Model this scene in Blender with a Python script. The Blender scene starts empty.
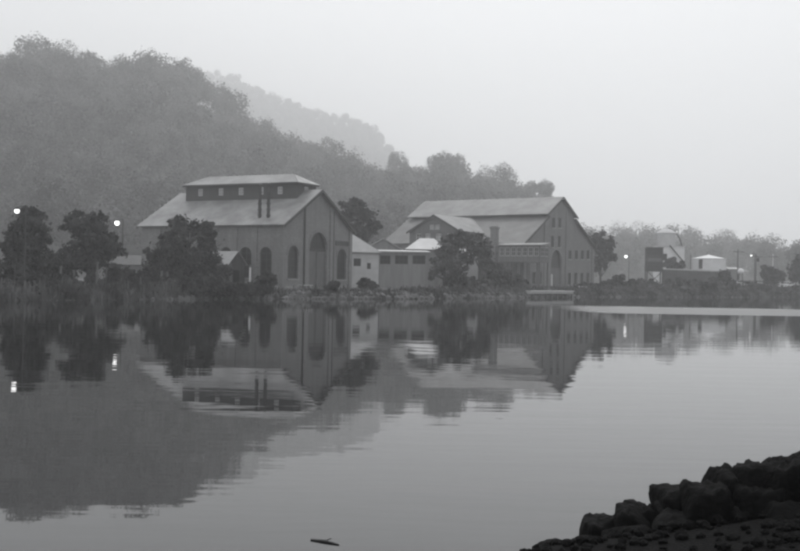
import bpy, bmesh, math, random
import numpy as np
from mathutils import Vector, Matrix, noise as mnoise
from mathutils.geometry import tessellate_polygon

random.seed(7)
rng = np.random.default_rng(11)
R = math.radians
S = bpy.context.scene
COL = S.collection

# ------------------------------------------------------------------ camera
F = 1111.0                      # focal length in photo pixels (800 x 551)
HC = 2.1                        # eye height above the water
ROLL = R(0.95)
PITCH = math.atan(6.5 / F)
cd = bpy.data.cameras.new('camera')
cam = bpy.data.objects.new('camera', cd)
COL.objects.link(cam)
cd.sensor_width = 36.0
cd.lens = 36.0 * F / 800.0
cd.clip_start = 0.1
cd.clip_end = 9000
CM = Matrix.Rotation(R(90) + PITCH, 4, 'X') @ Matrix.Rotation(ROLL, 4, 'Z')
cam.matrix_world = Matrix.Translation((0, 0, HC)) @ CM
S.camera = cam

# ------------------------------------------------------------------ world
SUN_EL, SUN_AZ = R(42), R(4)          # azimuth measured from +Y towards +X
W = bpy.data.worlds.new('World')
S.world = W
W.use_nodes = True
nt = W.node_tree
nt.nodes.clear()
out = nt.nodes.new('ShaderNodeOutputWorld')
bg = nt.nodes.new('ShaderNodeBackground')
sky = nt.nodes.new('ShaderNodeTexSky')
sky.sky_type = 'NISHITA'
sky.sun_disc = False
sky.sun_elevation = SUN_EL
sky.sun_rotation = SUN_AZ
sky.dust_density = 4.0
sky.air_density = 1.5
bw = nt.nodes.new('ShaderNodeRGBToBW')
nt.links.new(sky.outputs[0], bw.inputs[0])
# overcast layer: brighter towards the zenith, with soft cloud mottling
tc = nt.nodes.new('ShaderNodeTexCoord')
sep = nt.nodes.new('ShaderNodeSeparateXYZ')
nt.links.new(tc.outputs['Generated'], sep.inputs[0])
mr = nt.nodes.new('ShaderNodeMapRange')
mr.inputs['From Min'].default_value = -0.05
mr.inputs['From Max'].default_value = 1.0
mr.inputs['To Min'].default_value = 9.4
mr.inputs['To Max'].default_value = 14.5
nt.links.new(sep.outputs['Z'], mr.inputs['Value'])
cl = nt.nodes.new('ShaderNodeTexNoise')
cl.inputs['Scale'].default_value = 2.2
cl.inputs['Detail'].default_value = 3.0
nt.links.new(tc.outputs['Generated'], cl.inputs['Vector'])
cm = nt.nodes.new('ShaderNodeMapRange')
cm.inputs['From Min'].default_value = 0.25
cm.inputs['From Max'].default_value = 0.75
cm.inputs['To Min'].default_value = 0.94
cm.inputs['To Max'].default_value = 1.06
nt.links.new(cl.outputs[0], cm.inputs['Value'])
mu = nt.nodes.new('ShaderNodeMath'); mu.operation = 'MULTIPLY'
nt.links.new(mr.outputs[0], mu.inputs[0]); nt.links.new(cm.outputs[0], mu.inputs[1])
mx = nt.nodes.new('ShaderNodeMix'); mx.data_type = 'FLOAT'
mx.inputs[0].default_value = 0.7
nt.links.new(bw.outputs[0], mx.inputs[2]); nt.links.new(mu.outputs[0], mx.inputs[3])
tint = nt.nodes.new('ShaderNodeCombineColor')
tr = nt.nodes.new('ShaderNodeMath'); tr.operation = 'MULTIPLY'; tr.inputs[1].default_value = 0.985
tb = nt.nodes.new('ShaderNodeMath'); tb.operation = 'MULTIPLY'; tb.inputs[1].default_value = 1.02
nt.links.new(mx.outputs[0], tr.inputs[0]); nt.links.new(mx.outputs[0], tb.inputs[0])
nt.links.new(tr.outputs[0], tint.inputs[0]); nt.links.new(mx.outputs[0], tint.inputs[1]); nt.links.new(tb.outputs[0], tint.inputs[2])
nt.links.new(tint.outputs[0], bg.inputs[0])
bg.inputs[1].default_value = 0.09
nt.links.new(bg.outputs[0], out.inputs[0])

# ------------------------------------------------------------------ sun (veiled)
sl = bpy.data.lights.new('sun', 'SUN')
sl.energy = 1.25
sl.angle = R(25)
sl.color = (1, 0.99, 0.98)
so = bpy.data.objects.new('sun', sl)
COL.objects.link(so)
sd = Vector((math.sin(SUN_AZ) * math.cos(SUN_EL), math.cos(SUN_AZ) * math.cos(SUN_EL), math.sin(SUN_EL)))
so.rotation_euler = sd.to_track_quat('Z', 'Y').to_euler()
so.location = (60, 80, 220)

# ------------------------------------------------------------------ exposure / film
S.view_settings.view_transform = 'Standard'
S.view_settings.look = 'None'
S.view_settings.exposure = 0.0
S.view_settings.gamma = 1.0
S.view_settings.use_curve_mapping = False
S.render.engine = 'CYCLES'
S.cycles.use_denoising = True
S.cycles.max_bounces = 6
S.cycles.diffuse_bounces = 2
S.cycles.glossy_bounces = 3
S.cycles.volume_bounces = 2
S.cycles.transparent_max_bounces = 8
S.cycles.pixel_filter_type = 'BLACKMAN_HARRIS'
S.cycles.filter_width = 2.8

# ------------------------------------------------------------------ pixel helpers (a pixel gives a direction only)
def ray(px, py):
    d = CM.to_3x3() @ Vector(((px - 400) / F, (275.5 - py) / F, -1.0))
    return d

def at(px, py, D):
    """point on the pixel's ray at ground distance Y = D"""
    d = ray(px, py)
    k = D / d.y
    return Vector((d.x * k, D, HC + d.z * k))

class Frame:
    """a building's local frame: X along u, Y along v (u turned left), Z up"""
    def __init__(self, n, u, z):
        self.n = Vector((n[0], n[1], z))
        self.u = Vector((u[0], u[1], 0)).normalized()
        self.v = Vector((-self.u.y, self.u.x, 0))
        self.rz = math.atan2(self.u.y, self.u.x)
    def hit(self, px, py, axis, c):
        """ray against local plane X=c or Y=c -> (other coordinate, local z)"""
        d = ray(px, py)
        o = Vector((0, 0, HC)) - self.n
        ax, ot = (self.u, self.v) if axis == 'X' else (self.v, self.u)
        k = (c - o.dot(ax)) / d.dot(ax)
        p = o + d * k
        return p.dot(ot), p.z
    def world(self, x, y, z=0):
        return self.n + self.u * x + self.v * y + Vector((0, 0, z))

# ------------------------------------------------------------------ materials (a monochrome print: greys only)
MATS = {}
def mat(name, lo, hi=None, scale=0.6, rough=0.8, bump=0.0, bscale=20.0, stretch=None, detail=4.0, spec=0.3, metal=0.0, world=False, ramp=(0.3, 0.7)):
    if name in MATS:
        return MATS[name]
    hi = lo if hi is None else hi
    m = bpy.data.materials.new(name)
    m.use_nodes = True
    n = m.node_tree
    b = n.nodes['Principled BSDF']
    b.inputs['Roughness'].default_value = rough
    b.inputs['Specular IOR Level'].default_value = spec
    b.inputs['Metallic'].default_value = metal
    t = n.nodes.new('ShaderNodeTexCoord')
    mp = n.nodes.new('ShaderNodeMapping')
    if stretch:
        mp.inputs['Scale'].default_value = stretch
    if world:
        t = n.nodes.new('ShaderNodeNewGeometry')
    n.links.new(t.outputs['Position' if world else 'Object'], mp.inputs[0])
    no = n.nodes.new('ShaderNodeTexNoise')
    no.inputs['Scale'].default_value = scale
    no.inputs['Detail'].default_value = detail
    no.inputs['Roughness'].default_value = 0.65
    n.links.new(mp.outputs[0], no.inputs['Vector'])
    cr = n.nodes.new('ShaderNodeValToRGB')
    cr.color_ramp.elements[0].position = ramp[0]
    cr.color_ramp.elements[1].position = ramp[1]
    cr.color_ramp.elements[0].color = (lo, lo, lo * 1.01, 1)
    cr.color_ramp.elements[1].color = (hi, hi, hi * 1.01, 1)
    n.links.new(no.outputs[0], cr.inputs[0])
    n.links.new(cr.outputs[0], b.inputs['Base Color'])
    if bump:
        n2 = n.nodes.new('ShaderNodeTexNoise')
        n2.inputs['Scale'].default_value = bscale
        n2.inputs['Detail'].default_value = 3
        n.links.new(mp.outputs[0], n2.inputs['Vector'])
        bp = n.nodes.new('ShaderNodeBump')
        bp.inputs['Strength'].default_value = bump
        bp.inputs['Distance'].default_value = 0.05
        n.links.new(n2.outputs[0], bp.inputs['Height'])
        n.links.new(bp.outputs[0], b.inputs['Normal'])
    MATS[name] = m
    return m

def brick_mat(name, lo, hi, mortar):
    m = mat(name, lo, hi, 0.45, 0.9, detail=7, ramp=(0.4, 0.6))
    n = m.node_tree
    b = n.nodes['Principled BSDF']
    cr = [x for x in n.nodes if x.type == 'VALTORGB'][0]
    # courses: a thin mortar line every 8 cm, plus vertical rain streaks
    g = n.nodes.new('ShaderNodeTexCoord')
    sp = n.nodes.new('ShaderNodeSeparateXYZ')
    n.links.new(g.outputs['Object'], sp.inputs[0])
    ad = n.nodes.new('ShaderNodeMath'); ad.operation = 'ADD'
    n.links.new(sp.outputs[0], ad.inputs[0]); n.links.new(sp.outputs[1], ad.inputs[1])
    cb = n.nodes.new('ShaderNodeCombineXYZ')
    n.links.new(ad.outputs[0], cb.inputs[0]); n.links.new(sp.outputs[2], cb.inputs[1])
    br = n.nodes.new('ShaderNodeTexBrick')
    br.inputs['Scale'].default_value = 1.0
    br.inputs['Brick Width'].default_value = 0.22
    br.inputs['Row Height'].default_value = 0.08
    br.inputs['Mortar Size'].default_value = 0.01
    br.inputs['Mortar'].default_value = (mortar, mortar, mortar, 1)
    br.inputs['Color2'].default_value = (lo * 0.8, lo * 0.8, lo * 0.8, 1)
    n.links.new(cb.outputs[0], br.inputs['Vector'])
    n.links.new(cr.outputs[0], br.inputs['Color1'])
    st = n.nodes.new('ShaderNodeTexNoise')
    st.inputs['Scale'].default_value = 1.0
    st.inputs['Detail'].default_value = 5
    ms = n.nodes.new('ShaderNodeMapping'); ms.inputs['Scale'].default_value = (1.6, 0.12, 1)
    n.links.new(cb.outputs[0], ms.inputs[0]); n.links.new(ms.outputs[0], st.inputs['Vector'])
    sr = n.nodes.new('ShaderNodeMapRange')
    sr.inputs['From Min'].default_value = 0.3; sr.inputs['From Max'].default_value = 0.7
    sr.inputs['To Min'].default_value = 0.88; sr.inputs['To Max'].default_value = 1.07
    n.links.new(st.outputs[0], sr.inputs['Value'])
    mm = n.nodes.new('ShaderNodeVectorMath'); mm.operation = 'SCALE'
    n.links.new(br.outputs['Color'], mm.inputs[0]); n.links.new(sr.outputs[0], mm.inputs['Scale'])
    n.links.new(mm.outputs[0], b.inputs['Base Color'])
    return m

def roof_mat(name, lo, hi, rough=0.55):
    # sheet-metal roof: streaks running down the slope, patchy oxidation
    return mat(name, lo, hi, 0.35, rough, bump=0.25, bscale=3.0, detail=8, spec=0.4, ramp=(0.4, 0.62))

def emis(name, strength):
    m = bpy.data.materials.new(name); m.use_nodes = True
    n = m.node_tree; n.nodes.clear()
    o = n.nodes.new('ShaderNodeOutputMaterial'); e = n.nodes.new('ShaderNodeEmission')
    e.inputs[1].default_value = strength
    n.links.new(e.outputs[0], o.inputs[0])
    return m

BRICK = brick_mat('brick_wall', 0.18, 0.25, 0.28)
BRICK2 = brick_mat('brick_wall_big', 0.16, 0.22, 0.25)
STONE = mat('cut_stone', 0.22, 0.32, 1.5, 0.85, 0.3)
TRIM = mat('dark_trim', 0.05, 0.08, 2, 0.7)
PALETRIM = mat('pale_trim', 0.52, 0.66, 2, 0.7)
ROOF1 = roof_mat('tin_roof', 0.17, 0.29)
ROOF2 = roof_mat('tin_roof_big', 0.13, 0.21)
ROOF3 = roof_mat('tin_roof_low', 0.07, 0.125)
GALB = mat('gallery_bars', 0.26, 0.36, 2, 0.7)
ROOFP = roof_mat('tin_roof_pale', 0.3, 0.4)
ROOFW = roof_mat('tin_roof_white', 0.42, 0.55)
GALW = mat('gallery_boards', 0.11, 0.16, 0.8, 0.85, stretch=(3, 3, 0.3))
MONITOR = mat('monitor_boards', 0.05, 0.08, 3, 0.85, stretch=(1, 6, 0.3))
GLASS = mat('window_glass', 0.008, 0.02, 2.0, 0.3, spec=0.3)
GLASSP = mat('pale_glass', 0.2, 0.34, 1.5, 0.4, spec=0.5)  # panes with a much paler base colour than window_glass
WHITE = mat('whitewash', 0.42, 0.56, 0.8, 0.85, detail=6)
GREYW = mat('grey_boards', 0.2, 0.28, 0.8, 0.85, stretch=(3, 3, 0.3), detail=6)
WOOD = mat('weathered_wood', 0.1, 0.17, 2, 0.85, stretch=(1, 1, 0.2), detail=6)
DARKWOOD = mat('dark_wood', 0.04, 0.07, 2, 0.85, stretch=(1, 1, 0.2))
IRON = mat('sooty_iron', 0.03, 0.06, 2, 0.65)
CONC = mat('concrete', 0.42, 0.55, 0.9, 0.85, 0.2)
DOORW = mat('door_boards', 0.1, 0.16, 2, 0.85, stretch=(4, 4, 0.3))
LEAF_N = mat('leaves_near', 0.015, 0.075, 0.9, 0.9, detail=4, spec=0.08, ramp=(0.4, 0.62))
LEAF_P = mat('leaves_pale', 0.035, 0.13, 0.8, 0.9, detail=4, spec=0.08, ramp=(0.4, 0.62))
LEAF_F = mat('leaves_forest', 0.012, 0.13, 0.085, 0.9, detail=5, spec=0.08, world=True, ramp=(0.42, 0.6))
BARK = mat('bark', 0.06, 0.1, 3, 0.9, 0.5)
SOIL = mat('grassy_ground', 0.07, 0.13, 0.15, 0.95, 0.6, 2.0, detail=8)
FLOOR = mat('forest_floor', 0.03, 0.05, 0.2, 0.95, 0.5, 1.0)
ROCKD = mat('black_stone', 0.0025, 0.006, 3.0, 0.9, 0.7, 14.0, detail=8, spec=0.08)
NEARG = mat('wet_gravel', 0.003, 0.009, 6.0, 0.9, 1.0, 40.0, detail=8, spec=0.08)
ROCKS = mat('shore_stone', 0.07, 0.2, 0.7, 0.9, 0.4, 6)
TANKW = mat('tank_white', 0.7, 0.8, 0.6, 0.6)
LAMP = emis('lit_globe', 3.0)
CARP = mat('car_paint_pale', 0.6, 0.68, 1, 0.35, spec=0.5)
TYRE = mat('tyre_rubber', 0.02, 0.03, 3, 0.8)

# ------------------------------------------------------------------ mesh builder
class MB:
    def __init__(self):
        self.v, self.f = [], []
    def add(self, vs, fs):
        o = len(self.v)
        self.v += [tuple(p) for p in vs]
        self.f += [tuple(i + o for i in q) for q in fs]
        return self
    def hexa(self, p):   # 8 points: bottom 4 ccw, top 4 ccw
        return self.add(p, [(3, 2, 1, 0), (4, 5, 6, 7), (0, 1, 5, 4), (1, 2, 6, 5), (2, 3, 7, 6), (3, 0, 4, 7)])
    def box(self, x0, x1, y0, y1, z0, z1):
        return self.hexa([(x0, y0, z0), (x1, y0, z0), (x1, y1, z0), (x0, y1, z0), (x0, y0, z1), (x1, y0, z1), (x1, y1, z1), (x0, y1, z1)])
    def slab(self, pts, th):
        pts = [Vector(p) for p in pts]
        n = (pts[1] - pts[0]).cross(pts[-1] - pts[0]).normalized()
        if n.z < 0:
            pts.reverse(); n = -n
        k = len(pts)
        top = [p + n * th for p in pts]
        return self.add(pts + top, [tuple(range(k - 1, -1, -1)), tuple(range(k, 2 * k))] + [(i, (i + 1) % k, k + (i + 1) % k, k + i) for i in range(k)])
    def prism(self, poly, fn, d0, d1):
        k = len(poly)
        a = [fn(p[0], p[1], d0) for p in poly]; b = [fn(p[0], p[1], d1) for p in poly]
        return self.add(a + b, [tuple(range(k)), tuple(range(2 * k - 1, k - 1, -1))] + [(i, k + i, k + (i + 1) % k, (i + 1) % k) for i in range(k)])
    def tube(self, p0, p1, r0, r1=None, n=8, cap=True):
        r1 = r0 if r1 is None else r1
        p0, p1 = Vector(p0), Vector(p1)
        d = (p1 - p0).normalized()
        a = d.orthogonal().normalized(); b = d.cross(a)
        vs = []
        for p, r in ((p0, r0), (p1, r1)):
            for i in range(n):
                t = 2 * math.pi * i / n
                vs.append(p + (a * math.cos(t) + b * math.sin(t)) * r)
        fs = [(i, (i + 1) % n, n + (i + 1) % n, n + i) for i in range(n)]
        if cap:
            fs += [tuple(range(n - 1, -1, -1)), tuple(range(n, 2 * n))]
        return self.add(vs, fs)
    def lathe(self, prof, c=(0, 0, 0), n=20):
        vs, fs = [], []
        for (r, z) in prof:
            for i in range(n):
                t = 2 * math.pi * i / n
                vs.append((c[0] + r * math.cos(t), c[1] + r * math.sin(t), c[2] + z))
        for j in range(len(prof) - 1):
            for i in range(n):
                fs.append((j * n + i, j * n + (i + 1) % n, (j + 1) * n + (i + 1) % n, (j + 1) * n + i))
        fs += [tuple(range(n - 1, -1, -1)), tuple(range((len(prof) - 1) * n, len(prof) * n))]
        return self.add(vs, fs)
    def build(self, name, m, parent=None, loc=(0, 0, 0), rz=0, smooth=False, fix=True):
        me = bpy.data.meshes.new(name)
        me.from_pydata(self.v, [], self.f)
        if fix:
            b = bmesh.new(); b.from_mesh(me)
            bmesh.ops.recalc_face_normals(b, faces=b.faces)
            b.to_mesh(me); b.free()
        me.materials.append(m)
        if smooth:
            me.polygons.foreach_set('use_smooth', [True] * len(me.polygons))
        return link(name, me, parent, loc, rz)

def link(name, me, parent=None, loc=(0, 0, 0), rz=0):
    o = bpy.data.objects.new(name, me)
    COL.objects.link(o)
    o.location = loc
    o.rotation_euler = (0, 0, rz)
    if parent:
        o.parent = parent
    return o

def tag(o, label=None, cat=None, group=None, kind=None):
    if label: o['label'] = label
    if cat: o['category'] = cat
    if group: o['group'] = group
    if kind: o['kind'] = kind
    return o

def thing(name, label, cat, loc=(0, 0, 0), rz=0, group=None):
    return tag(link(name, None, None, loc, rz), label, cat, group)

def copy_tree(o, parent=None):
    c = o.copy()
    COL.objects.link(c)
    c.parent = parent
    for ch in list(o.children):
        copy_tree(ch, c)
    return c

def box(name, m, parent, *b):
    return MB().box(*b).build(name, m, parent)

# wall panel with real openings: outline + holes in (a, b), thickness along d
def panel(outline, holes, fn, d0, d1):
    mb = MB()
    loops = [outline] + holes
    tris = tessellate_polygon([[Vector((p[0], p[1], 0)) for p in l] for l in loops])
    flat = [p for l in loops for p in l]
    k = len(flat)
    vs = [fn(p[0], p[1], d0) for p in flat] + [fn(p[0], p[1], d1) for p in flat]
    fs = [tuple(t) for t in tris] + [tuple(i + k for i in reversed(t)) for t in tris]
    o = 0
    for l in loops:
        m = len(l)
        for i in range(m):
            a, b = o + i, o + (i + 1) % m
            fs.append((a, b, b + k, a + k))
        o += m
    return mb.add(vs, fs)

def arch(a0, a1, b0, b1, n=10):
    """opening outline with a round head whose crown is b1"""
    r = (a1 - a0) / 2; c = (a0 + a1) / 2; s = b1 - r
    return [(a0, b0), (a1, b0)] + [(c + r * math.cos(math.pi * i / n), s + r * math.sin(math.pi * i / n)) for i in range(n + 1)]

def rect(a0, a1, b0, b1):
    return [(a0, b0), (a1, b0), (a1, b1), (a0, b1)]

FX = lambda a, b, d: (a, d, b)        # wall in the local plane Y = const
FY = lambda a, b, d: (d, a, b)        # wall in the local plane X = const

def window(root, fn, hole, d, cols=2, rows=3, frame=None, pane=None, bar=0.07, sill=None, name='window', sign=1):
    """frame with glazing bars set back in its opening; its panes are one pane mesh"""
    frame = frame or TRIM; pane = pane or GLASS
    A = [p[0] for p in hole]; B = [p[1] for p in hole]
    a0, a1, b0, b1 = min(A), max(A), min(B), max(B)
    arched = len(hole) > 4
    c, r = (a0 + a1) / 2, (a1 - a0) / 2
    mb = MB()
    inner = []
    for (a, b) in hole:
        k = max(0.0, 1 - 1.6 * bar / (a1 - a0) * 2); kb = max(0.0, 1 - 1.6 * bar / (b1 - b0) * 2)
        inner.append((c + (a - c) * k, (b0 + b1) / 2 + (b - (b0 + b1) / 2) * kb))
    for i in range(len(hole)):
        j = (i + 1) % len(hole)
        q = [hole[i], hole[j], inner[j], inner[i]]
        mb.add([fn(p[0], p[1], d + 0.0) for p in q] + [fn(p[0], p[1], d + sign * 0.1) for p in q],
               [(0, 1, 2, 3), (7, 6, 5, 4), (2, 3, 7, 6), (0, 1, 5, 4)])
    def top(a):
        return (b1 - r + math.sqrt(max(0, r * r - (a - c) ** 2))) if arched else b1
    def bx(aa, ab, ba, bb):
        q = rect(aa, ab, ba, bb)
        mb.prism(q, fn, d + sign * 0.02, d + sign * 0.08)
    for i in range(1, cols):
        a = a0 + (a1 - a0) * i / cols
        bx(a - bar / 2, a + bar / 2, b0 + bar, top(a) - bar)
    for j in range(1, rows):
        b = b0 + (b1 - b0) * j / rows
        h = r
        if arched and b > b1 - r:
            h = math.sqrt(max(0.01, r * r - (b - (b1 - r)) ** 2))
        bx(c - h + bar, c + h - bar, b - bar / 2, b + bar / 2)
    w = mb.build(name, frame, root)
    MB().prism([(p[0], p[1]) for p in hole], fn, d + sign * 0.045, d + sign * 0.055).build('pane', pane, w)
    if sill:
        MB().prism(rect(a0 - 0.12, a1 + 0.12, b0 - 0.2, b0 - 0.004), fn, sign * -0.12, d + sign * 0.05).build('sill', sill, w)
    return w

# ------------------------------------------------------------------ terrain
SX = [-600, -200, -90, -32.8, -27.3, -20.7, -11.3, 0, 14.6, 27.1, 45.8, 66, 99.7, 250, 900]
SY = [40, 55, 74, 91, 101, 115, 125, 137, 162, 187, 211, 229, 272, 330, 420]
def shore(x): return float(np.interp(x, SX, SY))

# skyline of the near wooded hill: pixel x, pixel y of the tree tops, distance
RIDGE_PX = [(-260, 30, 330), (-100, 40, 335), (0, 52, 342), (40, 44, 350), (80, 46, 355), (102, 53, 360), (130, 51, 366), (190, 56, 380), (206, 69, 385), (225, 92, 390),
            (245, 106, 396), (285, 122, 405), (340, 148, 412), (390, 163, 410), (445, 163, 400), (495, 170, 390), (538, 188, 385), (556, 222, 390), (590, 234, 420),
            (625, 226, 450), (690, 234, 455), (775, 238, 450), (860, 238, 450), (1100, 228, 450), (1600, 220, 450)]
RX, RY, RZ = [], [], []
for (px, py, D) in RIDGE_PX:
    D = D * 1.55
    p = at(px, py, D)
    RX.append(p.x); RY.append(D); RZ.append(max(2.5, p.z - 22))
BX = [-700, -300, -120, -60, -25, 0, 50, 100, 300, 900]
BY = [200, 235, 300, 318, 332, 345, 400, 560, 620, 640]
def ridge(x): return float(np.interp(x, RX, RY)), float(np.interp(x, RX, RZ))
def hash2(x, y):
    return (math.sin(x * 0.131 + 1.7 * math.sin(y * 0.043)) + math.sin(y * 0.097 + 1.3 * math.sin(x * 0.061)) + 0.5 * math.sin(x * 0.31 + y * 0.27)) / 2.5
def ground(x, y):
    s = y - shore(x)
    zb = float(np.interp(x, [-60, 0, 30, 60, 300], [1.0, 1.15, 1.5, 2.0, 2.3]))
    if s < 0:
        return max(-2.0, 0.35 * s)
    z = zb * min(1, (s / 4.5)) ** 0.7 + min(s, 120) * 0.004
    yb = float(np.interp(x, BX, BY)); yr, zr = ridge(x)
    k = (y - yb) / max(20, yr - yb)
    if k > 0:
        k2 = min(k, 1.0)
        f = k2 * k2 * (3 - 2 * k2) * 0.5 + k2 * 0.5
        z += (zr - z) * f
        z += hash2(x, y) * 2.5 * min(1, k * 3) * min(1, zr / 20)
        if k > 1:
            z -= (y - yr) * 0.06
    return z

xs = np.concatenate([np.arange(-620, -120, 20), np.arange(-120, 140, 4), np.arange(140, 900, 20)])
ss = [-6, -3, -1.2, 0, 0.7, 1.6, 3, 4.5, 8, 14, 22, 32, 44, 58] + list(np.arange(70, 600, 10)) + list(np.arange(610, 900, 40))
mb = MB()
for x in xs:
    for s in ss:
        y = shore(x) + s
        mb.v.append((x, y, ground(x, y) + (0.12 * hash2(x * 9, y * 9) if s > 0 else 0)))
ns = len(ss)
for i in range(len(xs) - 1):
    for j in range(ns - 1):
        mb.f.append((i * ns + j, (i + 1) * ns + j, (i + 1) * ns + j + 1, i * ns + j + 1))
tag(mb.build('terrain', SOIL, smooth=True, fix=False), 'wooded far bank rising from the water into the hillside', 'terrain', kind='structure')

# farther hill, fading in the haze
FH = [(-500, 60), (-200, 80), (0, 90), (120, 84), (175, 74), (195, 69), (215, 72), (240, 79), (272, 94), (300, 105), (340, 116), (365, 123), (380, 132), (390, 143), (397, 158), (406, 195), (440, 255), (500, 275)]
DF = 1750.0
fx, fz = [], []
for (px, py) in FH:
    p = at(px, py, DF); fx.append(p.x); fz.append(max(1.0, p.z - 13))
def ground_far(x, y):
    zr = float(np.interp(x, fx, fz))
    k = (y - 1050) / (DF - 1050)
    k = max(0, min(1, k))
    return -4 + (zr + 4) * (0.6 * k + 0.4 * k * k) + hash2(x * 0.5, y * 0.5) * 3 * k - max(0, y - DF) * 0.08
mb = MB()
fxs = np.arange(-800, 240, 13); fys = list(range(1030, 2060, 26))
for x in fxs:
    for y in fys:
        mb.v.append((x, y, ground_far(x, y)))
for i in range(len(fxs) - 1):
    for j in range(len(fys) - 1):
        k = len(fys)
        mb.f.append((i * k + j, (i + 1) * k + j, (i + 1) * k + j + 1, i * k + j + 1))
tag(mb.build('far_hill', FLOOR, smooth=True, fix=False), 'farther wooded hill fading into the haze', 'hill', kind='structure')

# ------------------------------------------------------------------ river
wm = bpy.data.materials.new('still_water'); wm.use_nodes = True
n = wm.node_tree; b = n.nodes['Principled BSDF']
b.inputs['Base Color'].default_value = (0.008, 0.008, 0.0085, 1)
b.inputs['IOR'].default_value = 1.333
g = n.nodes.new('ShaderNodeNewGeometry'); sp = n.nodes.new('ShaderNodeSeparateXYZ')
n.links.new(g.outputs['Position'], sp.inputs[0])
wob = n.nodes.new('ShaderNodeTexNoise'); wob.inputs['Scale'].default_value = 0.06; wob.inputs['Detail'].default_value = 4
n.links.new(g.outputs['Position'], wob.inputs['Vector'])
def math_n(op, a, bb):
    q = n.nodes.new('ShaderNodeMath'); q.operation = op
    for i, s_ in enumerate((a, bb)):
        if isinstance(s_, (int, float)): q.inputs[i].default_value = s_
        else: n.links.new(s_, q.inputs[i])
    return q.outputs[0]
def smooth(v, a, bb):
    q = n.nodes.new('ShaderNodeMapRange'); q.interpolation_type = 'SMOOTHSTEP'
    q.inputs['From Min'].default_value = a; q.inputs['From Max'].default_value = bb
    n.links.new(v, q.inputs['Value']); return q.outputs[0]
wy = math_n('ADD', sp.outputs[1], math_n('MULTIPLY', math_n('SUBTRACT', wob.outputs[0], 0.5), 5.0))
wx = math_n('ADD', sp.outputs[0], math_n('MULTIPLY', math_n('SUBTRACT', wob.outputs[0], 0.5), 6.0))
m1 = smooth(wy, 83.5, 85.5)
m2 = math_n('SUBTRACT', 1.0, smooth(wy, 106, 118))
m3 = smooth(wx, 12.5, 18)
ruf = math_n('MULTIPLY', math_n('MULTIPLY', m1, m2), m3)           # breeze-ruffled patch of water
rr = n.nodes.new('ShaderNodeMapRange'); rr.inputs['To Min'].default_value = 0.012; rr.inputs['To Max'].default_value = 0.3
n.links.new(ruf, rr.inputs['Value']); n.links.new(rr.outputs[0], b.inputs['Roughness'])
mp = n.nodes.new('ShaderNodeMapping'); mp.inputs['Scale'].default_value = (0.35, 1.0, 1.0)
n.links.new(g.outputs['Position'], mp.inputs[0])
w1 = n.nodes.new('ShaderNodeTexNoise'); w1.inputs['Scale'].default_value = 0.7; w1.inputs['Detail'].default_value = 1.5
w2 = n.nodes.new('ShaderNodeTexNoise'); w2.inputs['Scale'].default_value = 2.4; w2.inputs['Detail'].default_value = 1.0
n.links.new(mp.outputs[0], w1.inputs['Vector']); n.links.new(mp.outputs[0], w2.inputs['Vector'])
w3 = n.nodes.new('ShaderNodeTexNoise'); w3.inputs['Scale'].default_value = 7.0; w3.inputs['Detail'].default_value = 1.0
n.links.new(mp.outputs[0], w3.inputs['Vector'])
hh = math_n('ADD', math_n('MULTIPLY', w3.outputs[0], 0.06), math_n('ADD', math_n('MULTIPLY', w1.outputs[0], 0.85), math_n('MULTIPLY', w2.outputs[0], 0.24)))
bp = n.nodes.new('ShaderNodeBump'); bp.inputs['Strength'].default_value = 1.0; bp.inputs['Distance'].default_value = 0.0055
n.links.new(hh, bp.inputs['Height']); n.links.new(bp.outputs[0], b.inputs['Normal'])
mb = MB(); mb.add([(-640, -60, 0), (880, -60, 0), (880, 470, 0), (-640, 470, 0)], [(0, 1, 2, 3)])
tag(mb.build('river', wm, fix=False), 'calm river mirroring the mill buildings and hill', 'river', kind='structure')

# ------------------------------------------------------------------ near bank (right under the photographer)
NX = [-60, -4, 0.2, 1.1, 1.6, 2.4, 3.4, 5, 9, 20, 60]
NY = [2.5, 5.5, 7.6, 8.75, 8.9, 9.0, 9.2, 9.8, 11.5, 15, 22]
def near_ground(x, y):
    s = float(np.interp(x, NX, NY)) - y
    if s < 0: return max(-1.2, s * 0.8)
    top = float(np.interp(x, [-60, 0, 1.2, 2.4, 3.2, 6, 20], [0.45, 0.3, 0.34, 0.5, 0.6, 0.8, 1.2]))
    return top * min(1, s / 1.2) + 0.02 * hash2(x * 40, y * 40)
mb = MB(); nxs = list(np.arange(-60, -4, 2.0)) + list(np.arange(-4, 8, 0.15)) + list(np.arange(8, 62, 2.0)); nss = [-1.5, -0.8, -0.3, 0, 0.2, 0.45, 0.7, 1.0, 1.4, 1.9, 2.5, 3.2, 4.2, 6, 10, 18, 40]
for x in nxs:
    for s in nss:
        y = float(np.interp(x, NX, NY)) - s
        mb.v.append((x, y, near_ground(x, y)))
k = len(nss)
for i in range(len(nxs) - 1):
    for j in range(k - 1):
        mb.f.append((i * k + j, i * k + j + 1, (i + 1) * k + j + 1, (i + 1) * k + j))
tag(mb.build('near_bank', NEARG, smooth=True, fix=False), 'dark gravel bank at the photographer\'s feet', 'bank', kind='structure')

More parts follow.
